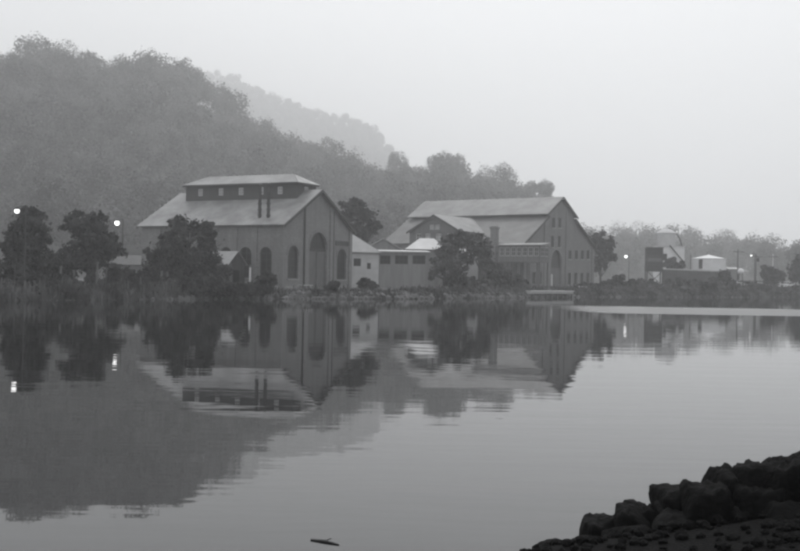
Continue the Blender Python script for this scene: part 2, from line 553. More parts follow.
# ------------------------------------------------------------------ vegetation
def leaf_mesh(name, lobes, n_clump, n_leaf, size, m, seed, spread=0.22, fill=0.0):
    """many small four-sided leaf sprays gathered in clumps on and inside ellipsoid lobes"""
    g = np.random.default_rng(seed)
    vol = np.array([l[3] * l[4] + l[3] * l[5] + l[4] * l[5] for l in lobes]); vol = vol / vol.sum()
    cs = []
    for l, w in zip(lobes, vol):
        k = max(3, int(n_clump * w))
        d = g.normal(size=(k, 3)); d /= np.linalg.norm(d, axis=1)[:, None]
        r = g.uniform(0.35, 1.0, size=(k, 1)) ** 0.4 * g.uniform(0.88, 1.03, size=(k, 1))
        c = np.array(l[:3]) + d * r * np.array(l[3:6])
        rad = np.full((k, 1), min(l[3:6]) * spread) * g.uniform(0.6, 1.5, size=(k, 1))
        cs.append(np.hstack([c, rad, np.tile(np.array(l[:3]), (k, 1))]))
    cs = np.vstack(cs)
    k = len(cs)
    c = np.repeat(cs, n_leaf, axis=0)
    p = c[:, :3] + g.normal(size=(len(c), 3)) * c[:, 3:4] * np.array([0.75, 0.75, 0.6])
    if fill:
        for l, w in zip(lobes, vol):
            k = int(len(cs) * n_leaf * fill * w)
            d = g.normal(size=(k, 3)); d /= np.linalg.norm(d, axis=1)[:, None]
            p = np.vstack([p, np.array(l[:3]) + d * g.uniform(.6, .97, size=(k, 1)) * np.array(l[3:6])])
            c = np.vstack([c, np.hstack([np.zeros((k, 4)), np.tile(np.array(l[:3]), (k, 1))])])
    N = len(p)
    nn = p - c[:, 4:7]; nn /= np.linalg.norm(nn, axis=1)[:, None] + 1e-6
    nn = nn + g.normal(size=(N, 3)) * 0.45 + np.array([0, 0, 0.25])
    a = np.cross(nn, g.normal(size=(N, 3))); a /= np.linalg.norm(a, axis=1)[:, None]
    b_ = np.cross(nn, a); b_ /= np.linalg.norm(b_, axis=1)[:, None]
    s = size * g.uniform(0.55, 1.35, size=(N, 1))
    V = np.empty((N, 4, 3))
    V[:, 0] = p - a * s; V[:, 1] = p - b_ * s * 0.62; V[:, 2] = p + a * s; V[:, 3] = p + b_ * s * 0.62
    return quads_mesh(name, V.reshape(-1, 3), m)

def quads_mesh(name, V, m):
    N = len(V) // 4
    me = bpy.data.meshes.new(name)
    me.vertices.add(4 * N); me.vertices.foreach_set('co', V.astype(np.float32).ravel())
    me.loops.add(4 * N); me.loops.foreach_set('vertex_index', np.arange(4 * N, dtype=np.int32))
    me.polygons.add(N); me.polygons.foreach_set('loop_start', np.arange(0, 4 * N, 4, dtype=np.int32))
    me.polygons.foreach_set('loop_total', np.full(N, 4, dtype=np.int32))
    me.update(calc_edges=True)
    me.materials.append(m)
    return me

def trunk_mb(h, r, lobes, seed, stems=1):
    g = random.Random(seed)
    mb = MB()
    for st in range(stems):
        ox, oy = (0, 0) if stems == 1 else (g.uniform(-.6, .6), g.uniform(-.6, .6))
        p = Vector((ox * .4, oy * .4, -0.4)); rr = r
        segs = 5
        pts = [p]
        for i in range(segs):
            q = p + Vector((g.uniform(-.12, .12) * h * .15 + ox * .3, g.uniform(-.12, .12) * h * .15 + oy * .3, h / segs))
            mb.tube(p, q, rr, rr * 0.8, 7, cap=(i in (0, segs - 1)))
            p = q; rr *= 0.8; pts.append(p)
        if st == 0:
            for l in lobes:
                zz = min(l[2] * 0.75, h * 0.85)
                i = max(1, min(segs - 1, int(zz / h * segs)))
                mb.tube(pts[i], Vector(l[:3]) + Vector((0, 0, l[5] * .3)), r * 0.4, r * 0.08, 5)
    return mb

def tree(name, label, cat, loc, lobes, n_clump=90, n_leaf=40, size=0.22, m=None, seed=1, r=0.2, h=None, group=None, stems=1, rz=0, spread=0.46, fill=0.05):
    root = thing(name, label, cat, loc, rz, group)
    h = h or max(l[2] for l in lobes)
    trunk_mb(h, r, lobes, seed, stems).build('trunk' if stems == 1 else 'stems', BARK, root)
    link('crown' if stems == 1 else 'foliage', leaf_mesh(name + '_leaves', lobes, n_clump, n_leaf, size, m or LEAF_N, seed, spread, fill), root)
    return root

def lobes_px(lst, D, base):
    """lobes given in photo pixels (cx, cy, half width, half height) at distance D, relative to the base point"""
    o = []
    for (cx, cy, rx, ry) in lst:
        p = at(cx, cy, D)
        k = D / F
        o.append((p.x - base[0], random.uniform(-.5, .5) * rx * k, p.z - base[2], rx * k, rx * k * 0.9, ry * k))
    return o

def px_tree(name, label, cat, px, D, lst, **kw):
    p = at(px, 285, D)
    base = (p.x, D, ground(p.x, D))
    g = random.Random(kw.get('seed', 1) * 17)
    fine = []
    for (cx, cy, rx, ry) in lst:
        fine.append((cx, cy, rx * .68, ry * .68))
        for i in range(8):
            t = g.uniform(0, 6.28); d = g.uniform(.55, 1.0); q = g.uniform(.16, .36)
            fine.append((cx + rx * d * math.cos(t), cy + ry * d * math.sin(t), rx * q, ry * q))
    lst = fine
    return tree(name, label, cat, base, lobes_px(lst, D, base), **kw)

# --- forest: crowns that read as one mass on the slopes
def crown_variant(seed, n_clump, n_leaf, size):
    g = random.Random(seed)
    k = g.randint(4, 6)
    lob = [(0, 0, 9.5, 3.4, 3.4, 3.8)]
    for i in range(k):
        t = i * 2 * math.pi / k + g.uniform(-.5, .5)
        d = g.uniform(1.8, 3.0)
        lob.append((d * math.cos(t), d * math.sin(t), g.uniform(6.5, 10.5), g.uniform(1.7, 2.6), g.uniform(1.7, 2.6), g.uniform(1.8, 2.8)))
    me = leaf_mesh('forest_leaf', lob, n_clump, n_leaf, size, LEAF_F, seed, 0.24, 1.3)
    V = np.empty(len(me.vertices) * 3, dtype=np.float32); me.vertices.foreach_get('co', V)
    return me, lob, V.reshape(-1, 3)
VAR = [crown_variant(100 + i, 90, 6, 0.3) for i in range(7)]
VARF = [crown_variant(200 + i, 50, 4, 0.6) for i in range(7)]
def forest(name, pts, label, var=VAR):
    """one object: a point per tree, crowns instanced on the points by geometry nodes"""
    me = bpy.data.meshes.new(name)
    me.from_pydata([p[:3] for p in pts], [], [])
    N = len(pts)
    sc = me.attributes.new('tree_scale', 'FLOAT_VECTOR', 'POINT')
    sc.data.foreach_set('vector', np.array([(p[3], p[3], p[4]) for p in pts], dtype=np.float32).ravel())
    ro = me.attributes.new('tree_turn', 'FLOAT_VECTOR', 'POINT')
    ro.data.foreach_set('vector', np.array([(0, 0, random.uniform(0, 6.28)) for p in pts], dtype=np.float32).ravel())
    va = me.attributes.new('tree_kind', 'INT', 'POINT')
    va.data.foreach_set('value', np.array([random.randrange(len(var)) for p in pts], dtype=np.int32))
    o = link(name, me)
    me.materials.append(LEAF_F)
    ng = bpy.data.node_groups.new(name, 'GeometryNodeTree')
    ng.interface.new_socket('Geometry', in_out='INPUT', socket_type='NodeSocketGeometry')
    ng.interface.new_socket('Geometry', in_out='OUTPUT', socket_type='NodeSocketGeometry')
    gi = ng.nodes.new('NodeGroupInput'); go = ng.nodes.new('NodeGroupOutput')
    gti = ng.nodes.new('GeometryNodeGeometryToInstance')
    for v in reversed(var):
        src = bpy.data.objects.new('crown_source', v[0])
        oi = ng.nodes.new('GeometryNodeObjectInfo'); oi.inputs['Object'].default_value = src
        ng.links.new(oi.outputs['Geometry'], gti.inputs[0])
    mp_ = ng.nodes.new('GeometryNodeMeshToPoints')
    ng.links.new(gi.outputs[0], mp_.inputs[0])
    ip = ng.nodes.new('GeometryNodeInstanceOnPoints')
    ng.links.new(mp_.outputs[0], ip.inputs['Points']); ng.links.new(gti.outputs[0], ip.inputs['Instance'])
    ip.inputs['Pick Instance'].default_value = True
    for nm, tp, sock in (('tree_scale', 'FLOAT_VECTOR', 'Scale'), ('tree_turn', 'FLOAT_VECTOR', 'Rotation'), ('tree_kind', 'INT', 'Instance Index')):
        na = ng.nodes.new('GeometryNodeInputNamedAttribute'); na.data_type = tp; na.inputs['Name'].default_value = nm
        ng.links.new(na.outputs[0], ip.inputs[sock])
    ng.links.new(ip.outputs[0], go.inputs[0])
    md = o.modifiers.new('crowns', 'NODES'); md.node_group = ng
    return tag(o, label, 'forest', kind='stuff')
pts = []
x = -300.0
while x < 330:
    yb = float(np.interp(x, BX, BY)); yr = ridge(x)[0]
    y = yb + 4
    while y < yr + 14:
        st = 9.2 if y < yr - 28 else 7.2
        xx, yy = x + random.uniform(-3.4, 3.4), y + random.uniform(-3.4, 3.4)
        if random.random() < 0.93:
            s = random.choice((random.uniform(0.7, 1.1), random.uniform(0.95, 1.45)))
            s *= 1.45
            if yy > yr - 12: s = random.uniform(1.0, 1.4)
            pts.append((xx, yy, ground(xx, yy) - 2.0, s, s * random.uniform(0.85, 1.15)))
        y += st
    x += 9.2 if x < 120 else 10.5
forest('hillside_forest', pts, 'dense leafy wood covering the near hillside')
pts = []
for x in np.arange(-560, 80, 12.5):
    y = DF - 330
    while y < DF + 20:
        xx, yy = x + random.uniform(-5, 5), y + random.uniform(-5, 5)
        q = random.uniform(1.3, 2.2) * (1 if yy < DF - 15 else .8)
        pts.append((xx, yy, ground_far(xx, yy) - 4, q, q)); y += 12
forest('distant_forest', pts, 'hazy wood on the farther hill', VARF)
pass

# --- skyline trees that can be told apart
def sky_tree(px, py, D, half, label, group=None, seed=None):
    """tree whose crown tops out at the pixel; its foot stands on the slope"""
    D = D * (1.55 if D > 340 and px < 600 else 1.68)
    p = at(px, py, D)
    z0 = ground(p.x, D)
    H = max(9.0, p.z - z0)
    k = half * D / F
    g = random.Random(seed or int(px * 7 + py))
    lob = [(0, 0, H - k * 0.95, k * 0.75, k * 0.75, k * 0.85)]
    for i in range(6):
        t = g.uniform(0, 6.28); d = g.uniform(.3, .62) * k
        rr = g.uniform(.38, .58) * k
        lob.append((d * math.cos(t), d * math.sin(t), H - g.uniform(.5, 1.9) * k - rr * .4, rr, rr, rr * 1.1))
    for i in range(4):
        rr = g.uniform(.45, .7) * k
        lob.append((g.uniform(-.5, .5) * k, g.uniform(-.4, .4) * k, max(rr, H - g.uniform(1.6, 3.2) * k), rr, rr, rr))
    return tree('skyline_tree', label, 'tree', (p.x, D, z0), lob, 150, 15, 0.38, LEAF_F, seed or int(px * 7 + py), 0.3, H * 0.75, group, spread=0.22, fill=2.2)
for (px, py, half, lab) in [
    (14, 48, 22, 'rounded tree at the left end of the hilltop skyline'),
    (42, 38, 22, 'tall broad tree standing highest on the hilltop skyline'),
    (66, 36, 20, 'tall tree right of the highest broad crown on the hilltop'),
    (88, 48, 16, 'shorter hilltop tree filling the dip left of the long level skyline'),
    (118, 52, 18, 'hilltop tree at the start of the long level skyline'),
    (146, 54, 17, 'rounded tree midway along the level hilltop skyline'),
    (188, 62, 15, 'last hilltop tree before the skyline drops to the right'),
    ]:
    sky_tree(px, py, float(np.interp(px, [0, 250], [342, 398])), half, lab)
for (px, py, half, D, lab) in [
    (399, 149, 14, 400, 'small pointed tree where the far hill meets the near skyline'),
    (434, 153, 11, 385, 'left knob of the three-topped tree group above the big mill roof'),
    (446, 148, 14, 383, 'middle crown of the three-topped tree group above the big mill roof'),
    (458, 152, 12, 385, 'right crown of the three-topped tree group above the big mill roof'),
    (420, 164, 13, 392, 'low tree filling the skyline left of the three-topped group'),
    (486, 163, 15, 375, 'left half of the wide round tree behind the big mill ridge'),
    (502, 160, 18, 373, 'widest round tree standing behind the big mill ridge'),
    (531, 179, 10, 365, 'small tree behind the right part of the big mill ridge'),
    (545, 178, 10, 365, 'last small tree right of the wide round tree, by the mill gable peak'),
    (618, 219, 20, 405, 'rounded hazy tree left of the silo dome on the right skyline'),
    (640, 218, 18, 408, 'hazy tree on the right skyline just left of the silo dome'),
    (694, 224, 18, 425, 'hazy tree on the right skyline above the white storage tank'),
    (724, 226, 15, 430, 'pale hazy tree right of the storage tank on the skyline'),
    (773, 229, 22, 300, 'broad dome-shaped tree near the right edge of the skyline'),
    (803, 235, 20, 262, 'darker tree cut off by the right edge of the picture')]:
    sky_tree(px, py, D, half, lab)

# --- trees and bushes on the far bank
px_tree('bank_tree', 'dark upright tree at the far left of the bank', 'tree', 27, 106,
        [(29, 222, 17, 17), (20, 240, 19, 18), (36, 246, 17, 20), (26, 268, 22, 18), (8, 262, 14, 20)], n_clump=230, n_leaf=40, size=0.2, seed=3, r=0.28)
px_tree('bank_tree', 'dark spreading tree between the leftmost tree and the lit lamp post', 'tree', 90, 116,
        [(78, 224, 14, 12), (95, 222, 14, 12), (90, 240, 26, 14), (72, 252, 12, 12), (108, 250, 14, 12), (88, 262, 20, 12)], n_clump=220, n_leaf=40, size=0.2, seed=5, r=0.26)
px_tree('bank_tree', 'big bushy tree hiding the left part of the powerhouse side wall', 'tree', 186, 124,
        [(181, 228, 15, 13), (203, 232, 13, 13), (170, 248, 22, 16), (203, 254, 18, 17), (188, 268, 30, 18), (158, 270, 18, 18), (212, 276, 18, 14), (152, 254, 8, 8)], n_clump=330, n_leaf=42, size=0.2, seed=8, r=0.3)
px_tree('oak_tree', 'dark open-crowned tree behind the powerhouse gable', 'tree', 358, 172,
        [(352, 210, 13, 10), (366, 217, 13, 10), (344, 222, 10, 12), (374, 226, 8, 6), (360, 232, 14, 9)], n_clump=150, n_leaf=38, size=0.25, seed=9, r=0.35)
px_tree('bank_tree', 'leafy tree in front of the cross-wing right of the low workshop', 'tree', 452, 152,
        [(447, 246, 11, 14), (458, 240, 12, 11), (440, 266, 12, 15), (455, 270, 15, 15), (464, 256, 9, 14)], n_clump=120, m=LEAF_P, fill=0.02, n_leaf=38, size=0.22, seed=12, r=0.25)
px_tree('bank_tree', 'leafy tree left of the brick chimney', 'tree', 480, 166,
        [(476, 244, 11, 9), (484, 252, 11, 12), (468, 240, 9, 8), (488, 262, 8, 10)], n_clump=90, m=LEAF_P, fill=0.02, n_leaf=36, size=0.24, seed=13, r=0.22)
px_tree('bank_tree', 'tree leaning out from behind the right corner of the big brick mill', 'tree', 601, 236,
        [(596, 240, 10, 10), (605, 246, 10, 9), (600, 258, 10, 12), (611, 256, 5, 5)], n_clump=120, n_leaf=34, size=0.3, seed=14, r=0.3)
for i, (px, D, lst, lab, mm) in enumerate([
    (10, 95, [(6, 284, 16, 16), (22, 288, 14, 12), (-8, 276, 14, 22)], 'black thicket at the water edge in the left corner of the far bank', LEAF_N),
    (58, 104, [(52, 286, 14, 12), (66, 283, 12, 12)], 'dark rounded bush under the gap between the two left trees', LEAF_N),
    (100, 106, [(94, 287, 16, 10), (112, 284, 10, 12)], 'dark bush at the foot of the lit lamp post', LEAF_N),
    (138, 111, [(134, 284, 12, 12), (146, 287, 10, 10)], 'dark bush left of the big bushy tree', LEAF_N),
    (230, 117, [(226, 288, 12, 9), (240, 290, 9, 7)], 'low bush in front of the picket fence', LEAF_N),
    (264, 122, [(262, 286, 10, 9), (270, 280, 6, 9)], 'bush against the powerhouse corner near the near arched windows', LEAF_N),
    (334, 128, [(333, 286, 6, 4.5)], 'small shrub to the right of the arched double door', LEAF_N),
    (366, 136, [(364, 284, 6, 6), (372, 286, 5, 4)], 'small dark shrub in front of the whitewashed shed', LEAF_N),
    (498, 168, [(493, 274, 10, 12), (504, 276, 9, 13), (488, 284, 12, 9)], 'pale willow bush below the glazed gallery', LEAF_P),
    (518, 176, [(515, 282, 8, 9), (522, 287, 8, 6)], 'low bush just left of the landing stage', LEAF_P),
    (476, 160, [(468, 284, 12, 9), (480, 286, 10, 7)], 'low bush in front of the small pale outhouse', LEAF_P),
    (622, 214, [(617, 283, 9, 8), (627, 286, 9, 7)], 'dark bush on the bank left of the coal hopper', LEAF_N),
    (674, 253, [(670, 264, 7, 6), (679, 266, 6, 4)], 'bush in front of the white silo building', LEAF_P),
    (645, 224, [(640, 288, 9, 5), (652, 287, 8, 6)], 'bush at the foot of the coal hopper', LEAF_N),
    (726, 240, [(724, 280, 8, 10), (730, 287, 8, 7)], 'dark bush right of the storage tank wall', LEAF_N),
    (700, 226, [(692, 286, 12, 6), (708, 287, 10, 5), (678, 286, 9, 7)], 'long low bush in front of the dark retaining wall', LEAF_N),
    (772, 258, [(768, 274, 9, 8), (777, 276, 8, 7)], 'rounded bush behind the rail fence on the right', LEAF_N),
    (798, 262, [(798, 270, 10, 14), (806, 262, 10, 14)], 'tall bush at the right edge beyond the parked cars', LEAF_N),
    (636, 216, [(632, 286, 7, 5), (640, 284, 6, 6)], 'pale weedy bush between the slip and the coal hopper', LEAF_P),
    (662, 226, [(658, 288, 8, 4), (668, 286, 8, 6)], 'pale weedy bush under the right leg of the coal hopper', LEAF_P),
    (688, 224, [(684, 290, 8, 4), (694, 289, 7, 4)], 'pale low bush at the water below the retaining wall', LEAF_P),
    (716, 236, [(712, 284, 8, 6), (720, 287, 7, 5)], 'pale bush at the right end of the retaining wall', LEAF_P),
    (736, 240, [(734, 290, 8, 4), (742, 289, 8, 4)], 'pale low bush at the water below the white ball tank', LEAF_P),
    (766, 254, [(762, 290, 9, 4), (772, 289, 8, 5)], 'pale low bush at the water below the rail fence', LEAF_P),
    (790, 262, [(788, 291, 8, 4), (797, 290, 8, 4)], 'pale low bush at the water below the parked cars', LEAF_P),
    (584, 208, [(580, 289, 6, 4), (588, 288, 6, 5)], 'bush at the right foot of the big brick mill', LEAF_N),
    (606, 206, [(602, 287, 6, 5), (609, 288, 5, 4)], 'dark bush behind the concrete slip', LEAF_N),
    (46, 112, [(44, 262, 13, 12), (54, 268, 12, 12)], 'tall bush filling the gap right of the leftmost tree', LEAF_N),
    (66, 118, [(62, 260, 10, 9), (70, 270, 12, 10)], 'tall bush left of the trunk of the spreading tree', LEAF_N),
    (118, 124, [(114, 272, 12, 9), (126, 276, 10, 8)], 'bush in front of the low hut', LEAF_N),
    (154, 113, [(150, 284, 12, 11), (164, 288, 12, 8)], 'bush at the left foot of the big bushy tree', LEAF_N),
    (186, 114, [(180, 288, 14, 9), (196, 287, 12, 9)], 'bush at the waterside below the big bushy tree', LEAF_N),
    (212, 116, [(210, 286, 12, 10)], 'bush at the right foot of the big bushy tree', LEAF_N),
    (250, 119, [(250, 289, 11, 7), (258, 291, 10, 5)], 'low bush below the pale upright post', LEAF_N),
    (750, 252, [(745, 287, 14, 5), (760, 288, 12, 4)], 'low hedge in front of the rail fence', LEAF_N)]):
    px_tree('bush', lab, 'bush', px, D, lst, n_clump=100, n_leaf=34, size=0.18 * D / 120, m=mm, seed=40 + i, r=0.06, stems=3)

# --- grass and scrub on the bank: one mass nobody could count
def scrub():
    P = []
    g = rng
    for i in range(40000):
        x = g.uniform(-60, 120)
        s = abs(g.normal(0, 2.4)) - 0.12
        if -16 < x < 0: s = min(s, 1.5 + g.uniform(0, 1.5))
        y = shore(x) + s
        z = ground(x, y)
        h = g.uniform(0.12, 0.6) * (1.0 if g.random() < .9 else 2.0) * (1.2 if x < -20 else .8)
        a = g.uniform(0, 6.28); w = g.uniform(.05, .16) * (1 + D_(x))
        dx, dy = math.cos(a) * w, math.sin(a) * w
        lx, ly = g.normal(0, .12), g.normal(0, .12)
        P += [(x - dx, y - dy, z - .05), (x + dx, y + dy, z - .05), (x + lx + dx * .5, y + ly + dy * .5, z + h), (x + lx - dx * .5, y + ly - dy * .5, z + h * .9)]
    return np.array(P)
def D_(x): return max(0, (x + 30) / 120)
GRASS = mat('dry_grass', 0.05, 0.15, 0.25, 0.95, detail=5, spec=0.05, ramp=(0.4, 0.6))
tag(link('bank_grass', quads_mesh('bank_grass', scrub(), GRASS)), 'rough grass and weeds along the far water edge', 'grass', kind='stuff')

# --- stones along the water line (too small to pick apart singly)
def rock_geo(c, sx, sy, sz, seed, n=2, jag=0.22, flat=0.0):
    b = bmesh.new()
    bmesh.ops.create_icosphere(b, subdivisions=n, radius=1.0)
    g = random.Random(seed)
    ph = [g.uniform(0, 6.28) for _ in range(6)]
    dirs = [Vector((g.gauss(0, 1), g.gauss(0, 1), g.gauss(0, 1))).normalized() for _ in range(9)]
    cut = [g.uniform(.62, .9) for _ in range(9)]
    vs = []
    for v in b.verts:
        p = v.co.copy()
        for d, k in zip(dirs, cut):           # chop flats into the stone
            e = p.dot(d)
            if e > k: p -= d * (e - k)
        p *= 1 + jag * 0.3 * (math.sin(p.x * 5 + ph[0]) * math.sin(p.y * 6 + ph[1]) + math.sin(p.z * 7 + ph[2]) * .6)
        vs.append((c[0] + p.x * sx, c[1] + p.y * sy, c[2] + p.z * sz))
    fs = [tuple(v.index for v in f.verts) for f in b.faces]
    b.free()
    return vs, fs
mb = MB()
for i in range(900):
    x = random.uniform(-24, 90) if i % 3 else random.uniform(-16, 32)
    s = random.uniform(-0.4, 1.7)
    y = shore(x) + s
    q = random.uniform(.15, .5) * (1.3 if -14 < x < 30 else .8)
    mb.add(*rock_geo((x, y, max(0, ground(x, y)) + q * .1), q, q, q * .7, i, 1))
tag(mb.build('shore_stones', ROCKS, fix=False), 'broken stones lining the far water edge', 'stones', kind='stuff')

# ------------------------------------------------------------------ POWERHOUSE (left brick building)
B1Z = 1.05
N1 = at(282, 289, 131)
f1 = Frame((N1.x, 131), (0.455, 0.89), B1Z)
W1, L1 = 16.2, 21.2
HE, HR = 7.7, 12.25                # eave and ridge above base
def main_slopes(parent, name, m, W, L, he, hr, ov, th, x0=0.0, y0=0.0, lift=0.03):
    t = (hr - he) / (W / 2)
    for sgn in (0, 1):
        xe = x0 - ov if sgn == 0 else x0 + W + ov
        ze = he - ov * t + lift
        pts = [(xe, y0 - ov, ze), (x0 + W / 2, y0 - ov, hr + lift), (x0 + W / 2, y0 + L + ov, hr + lift), (xe, y0 + L + ov, ze)]
        MB().slab(pts, th).build(name, m, parent)
pw = thing('brick_powerhouse', 'brick powerhouse with a long roof monitor and arched gable openings, left on the bank', 'building', f1.n, f1.rz)
door = arch(6.0, 10.2, 0.05, 7.05)
wl = arch(1.15, 3.5, 1.25, 5.2); wr = arch(12.7, 15.05, 1.25, 5.2)
panel([(0, -.6), (W1, -.6), (W1, HE), (W1 / 2, HR), (0, HE)], [door, wl, wr], FX, 0, 0.45).build('gable_wall', BRICK, pw)
panel([(0, -.6), (W1, -.6), (W1, HE), (W1 / 2, HR), (0, HE)], [], FX, L1 - .45, L1).build('gable_wall', BRICK, pw)
side = [arch(v - .85, v + .85, 1.25, 4.95) for v in (2.4, 5.3, 8.2, 11.1, 14.0, 16.9)]
panel([(.45, -.6), (L1 - .45, -.6), (L1 - .45, HE - .02), (.45, HE - .02)], side, FY, 0, .45).build('side_wall', BRICK, pw)
panel([(.45, -.6), (L1 - .45, -.6), (L1 - .45, HE - .02), (.45, HE - .02)], [], FY, W1 - .45, W1).build('side_wall', BRICK, pw)
for a0, a1, top in ((4.75, 5.45, 10.5), (10.75, 11.45, 10.5), (-.12, .55, 7.55), (W1 - .55, W1 + .12, 7.55)):
    hh_ = min(top, HE + (min(abs(a0), abs(W1 - a1)) if 2 < a0 < 14 else 0) * (HR - HE) / (W1 / 2) - .05)
    MB().box(a0, a1, -.16, -.003, -.6, hh_).build('pilaster', BRICK, pw)
for v in (3.85, 6.75, 9.65, 12.55, 15.45, 18.35):
    MB().box(-.14, -.003, v - .25, v + .25, -.6, HE - .35).build('pilaster', BRICK, pw)
MB().box(-.15, -.003, .56, L1, -.6, .35).build('plinth', STONE, pw)
for (a0, a1) in ((.56, 4.74), (11.46, W1 - .56)):
    MB().box(a0, a1, -.15, -.003, -.6, .35).build('plinth', STONE, pw)
for hole in (wl, wr):
    window(pw, FX, hole, .2, 3, 5, sill=STONE)
for hole in side:
    window(pw, FY, hole, .2, 2, 5, sill=STONE)
MB().prism(rect(12.2, 15.5, 5.6, 6.2), FX, -.08, -.003).build('lintel_panel', TRIM, pw)
# arch rings (brick hoods)
def arch_ring(parent, a0, a1, b1, w, m, fn=FX, d=-.06):
    r = (a1 - a0) / 2; c = (a0 + a1) / 2; s = b1 - r
    mbb = MB(); k = 14
    for i in range(k):
        t0, t1 = math.pi * i / k, math.pi * (i + 1) / k
        q = [(c + rr * math.cos(t), s + rr * math.sin(t)) for rr, t in ((r + .003, t0), (r + w, t0), (r + w, t1), (r + .003, t1))]
        mbb.prism(q, fn, d, -.002)
    mbb.build('arch_ring', m, parent)
arch_ring(pw, 6.0, 10.2, 7.05, .45, BRICK2)
arch_ring(pw, 1.15, 3.5, 5.2, .35, BRICK2)
arch_ring(pw, 12.7, 15.05, 5.2, .35, BRICK2)
for a in (4.66, 11.54):
    MB().tube((a, -.12, -.3), (a, -.12, 9.9), .1, .1, 8).build('gable_tube', IRON, pw)  # thin dark vertical tube beside each inner gable pilaster
# arched double door: fanlight over two boarded leaves
dr = link('entrance_door', None, pw)
dr.name = 'entrance_door'
fan = [(6.0, 4.95)] + [(10.2, 4.95)] + [(8.1 + 2.1 * math.cos(math.pi * i / 12), 4.952 + 2.1 * math.sin(math.pi * i / 12)) for i in range(13)]
window(dr, FX, fan, .26, 4, 2, name='fanlight')
MB().box(6.0, 10.2, .2, .38, 4.72, 4.95).build('transom', TRIM, dr)
for (a0, a1) in ((6.0, 8.07), (8.13, 10.2)):
    mbb = MB()
    mbb.box(a0 + .05, a1 - .05, .3, .36, .05, 4.70)
    mbb.build('door_leaf', DOORW, dr)
    mbb = MB()
    for z in (.1, 2.2, 4.5):
        mbb.box(a0 + .06, a1 - .06, .25, .297, z, z + .18)
    mbb.box(a0 + .06, a0 + .2, .25, .297, .28, 4.5); mbb.box(a1 - .2, a1 - .06, .25, .297, .28, 4.5)
    mbb.build('door_rail', WOOD, dr)
MB().box(5.6, 10.6, -1.2, .0, -.6, .02).build('door_step', STONE, pw)
main_slopes(pw, 'roof', ROOF1, W1, L1, HE, HR, .45, .12)
for sgn in (0, 1):                                   # raked fascia boards
    t = (HR - HE) / (W1 / 2)
    for yy in (-.53, L1 + .46):
        xe = -.45 if sgn == 0 else W1 + .45
        MB().prism([(xe, HE - .45 * t - .22), (W1 / 2, HR - .22), (W1 / 2, HR + .13), (xe, HE - .45 * t + .13)], FX, yy, yy + .07).build('fascia', TRIM, pw)
# roof monitor
mo = link('roof_monitor', None, pw)
MX0, MX1, MY0, MY1, MZ0, MZ1 = W1 / 2 - 2.3, W1 / 2 + 2.3, 1.9, 18.9, 10.6, 13.05
mw = [rect(v - .36, v + .36, MZ1 - 1.3, MZ1 - .4) for v in [f1.hit(px, 189, 'X', MX0)[0] for px in (280, 261, 241, 221, 200.5)]]
panel(rect(MY0, MY1, MZ0, MZ1), mw, FY, MX0, MX0 + .15).build('monitor_wall', MONITOR, mo)
panel(rect(MY0, MY1, MZ0, MZ1), mw, FY, MX1 - .15, MX1).build('monitor_wall', MONITOR, mo)
ew = [rect(W1 / 2 - .5, W1 / 2 + .5, MZ1 - 1.05, MZ1 - .3)]
for y0 in (MY0, MY1 - .15):
    panel(rect(MX0 + .151, MX1 - .151, MZ0, MZ1), ew, FX, y0, y0 + .15).build('monitor_wall', MONITOR, mo)
for hole in mw:
    window(mo, FY, hole, MX0 + .05, 2, 2, PALETRIM, GLASSP, .05)
window(mo, FX, ew[0], MY0 + .05, 2, 1, PALETRIM, GLASSP, .05)
e = .4; hz = 1.3
A_ = [(MX0 - e, MY0 - e, MZ1 + .02), (MX1 + e, MY0 - e, MZ1 + .02), (MX1 + e, MY1 + e, MZ1 + .02), (MX0 - e, MY1 + e, MZ1 + .02)]
Rg = [(W1 / 2, MY0 + 1.9, MZ1 + hz), (W1 / 2, MY1 - 1.9, MZ1 + hz)]
for q in ([A_[0], Rg[0], Rg[1], A_[3]], [A_[1], A_[2], Rg[1], Rg[0]], [A_[0], A_[1], Rg[0]], [A_[3], Rg[1], A_[2]]):
    MB().slab(q, .1).build('monitor_roof', ROOF1, mo)
MB().box(MX0 - .3, MX1 + .3, MY0 - .3, MY1 + .3, MZ1 - .1, MZ1 + .015).build('monitor_eave', TRIM, mo)
# two riveted stacks through the front slope
for vv in (2.95, 4.2):
    x0_ = 1.25; zr_ = HE + x0_ * (HR - HE) / (W1 / 2)
    sm = MB()
    prof = [(.17, zr_ - .3)]
    for i in range(5):
        z = zr_ + .35 + i * .7
        prof += [(.2, z - .02), (.27, z), (.27, z + .12), (.2, z + .14)]
    prof += [(.2, zr_ + 3.9), (.3, zr_ + 3.95), (.3, zr_ + 4.15), (.05, zr_ + 4.3)]
    sm.lathe(prof, (x0_, vv, 0), 10)
    sm.build('smoke_pipe', IRON, pw)

# shed against the side wall
sh = thing('tin_roofed_shed', 'small dark shed with a pale tin roof against the powerhouse side wall', 'shed', f1.world(-3.6, 5.2, 0) - Vector((0, 0, .1)), f1.rz)
panel(rect(0, 3.4, -.3, 3.0), [rect(1.0, 2.3, .05, 2.2)], FX, 0, .12).build('end_wall', DARKWOOD, sh)
panel([(0, 3.0), (3.4, 3.0), (1.7, 4.35)], [], FX, 0, .12).build('end_gable', DARKWOOD, sh)
panel(rect(0, 3.4, -.3, 3.0), [], FX, 4.88, 5.0).build('end_wall', DARKWOOD, sh)
panel(rect(.12, 4.88, -.3, 2.95), [rect(1.6, 3.0, 1.2, 2.2)], FY, 0, .12).build('front_wall', DARKWOOD, sh)
panel(rect(.12, 4.88, -.3, 2.95), [], FY, 3.28, 3.4).build('rear_wall', DARKWOOD, sh)
window(sh, FY, rect(1.6, 3.0, 1.2, 2.2), .03, 2, 2)
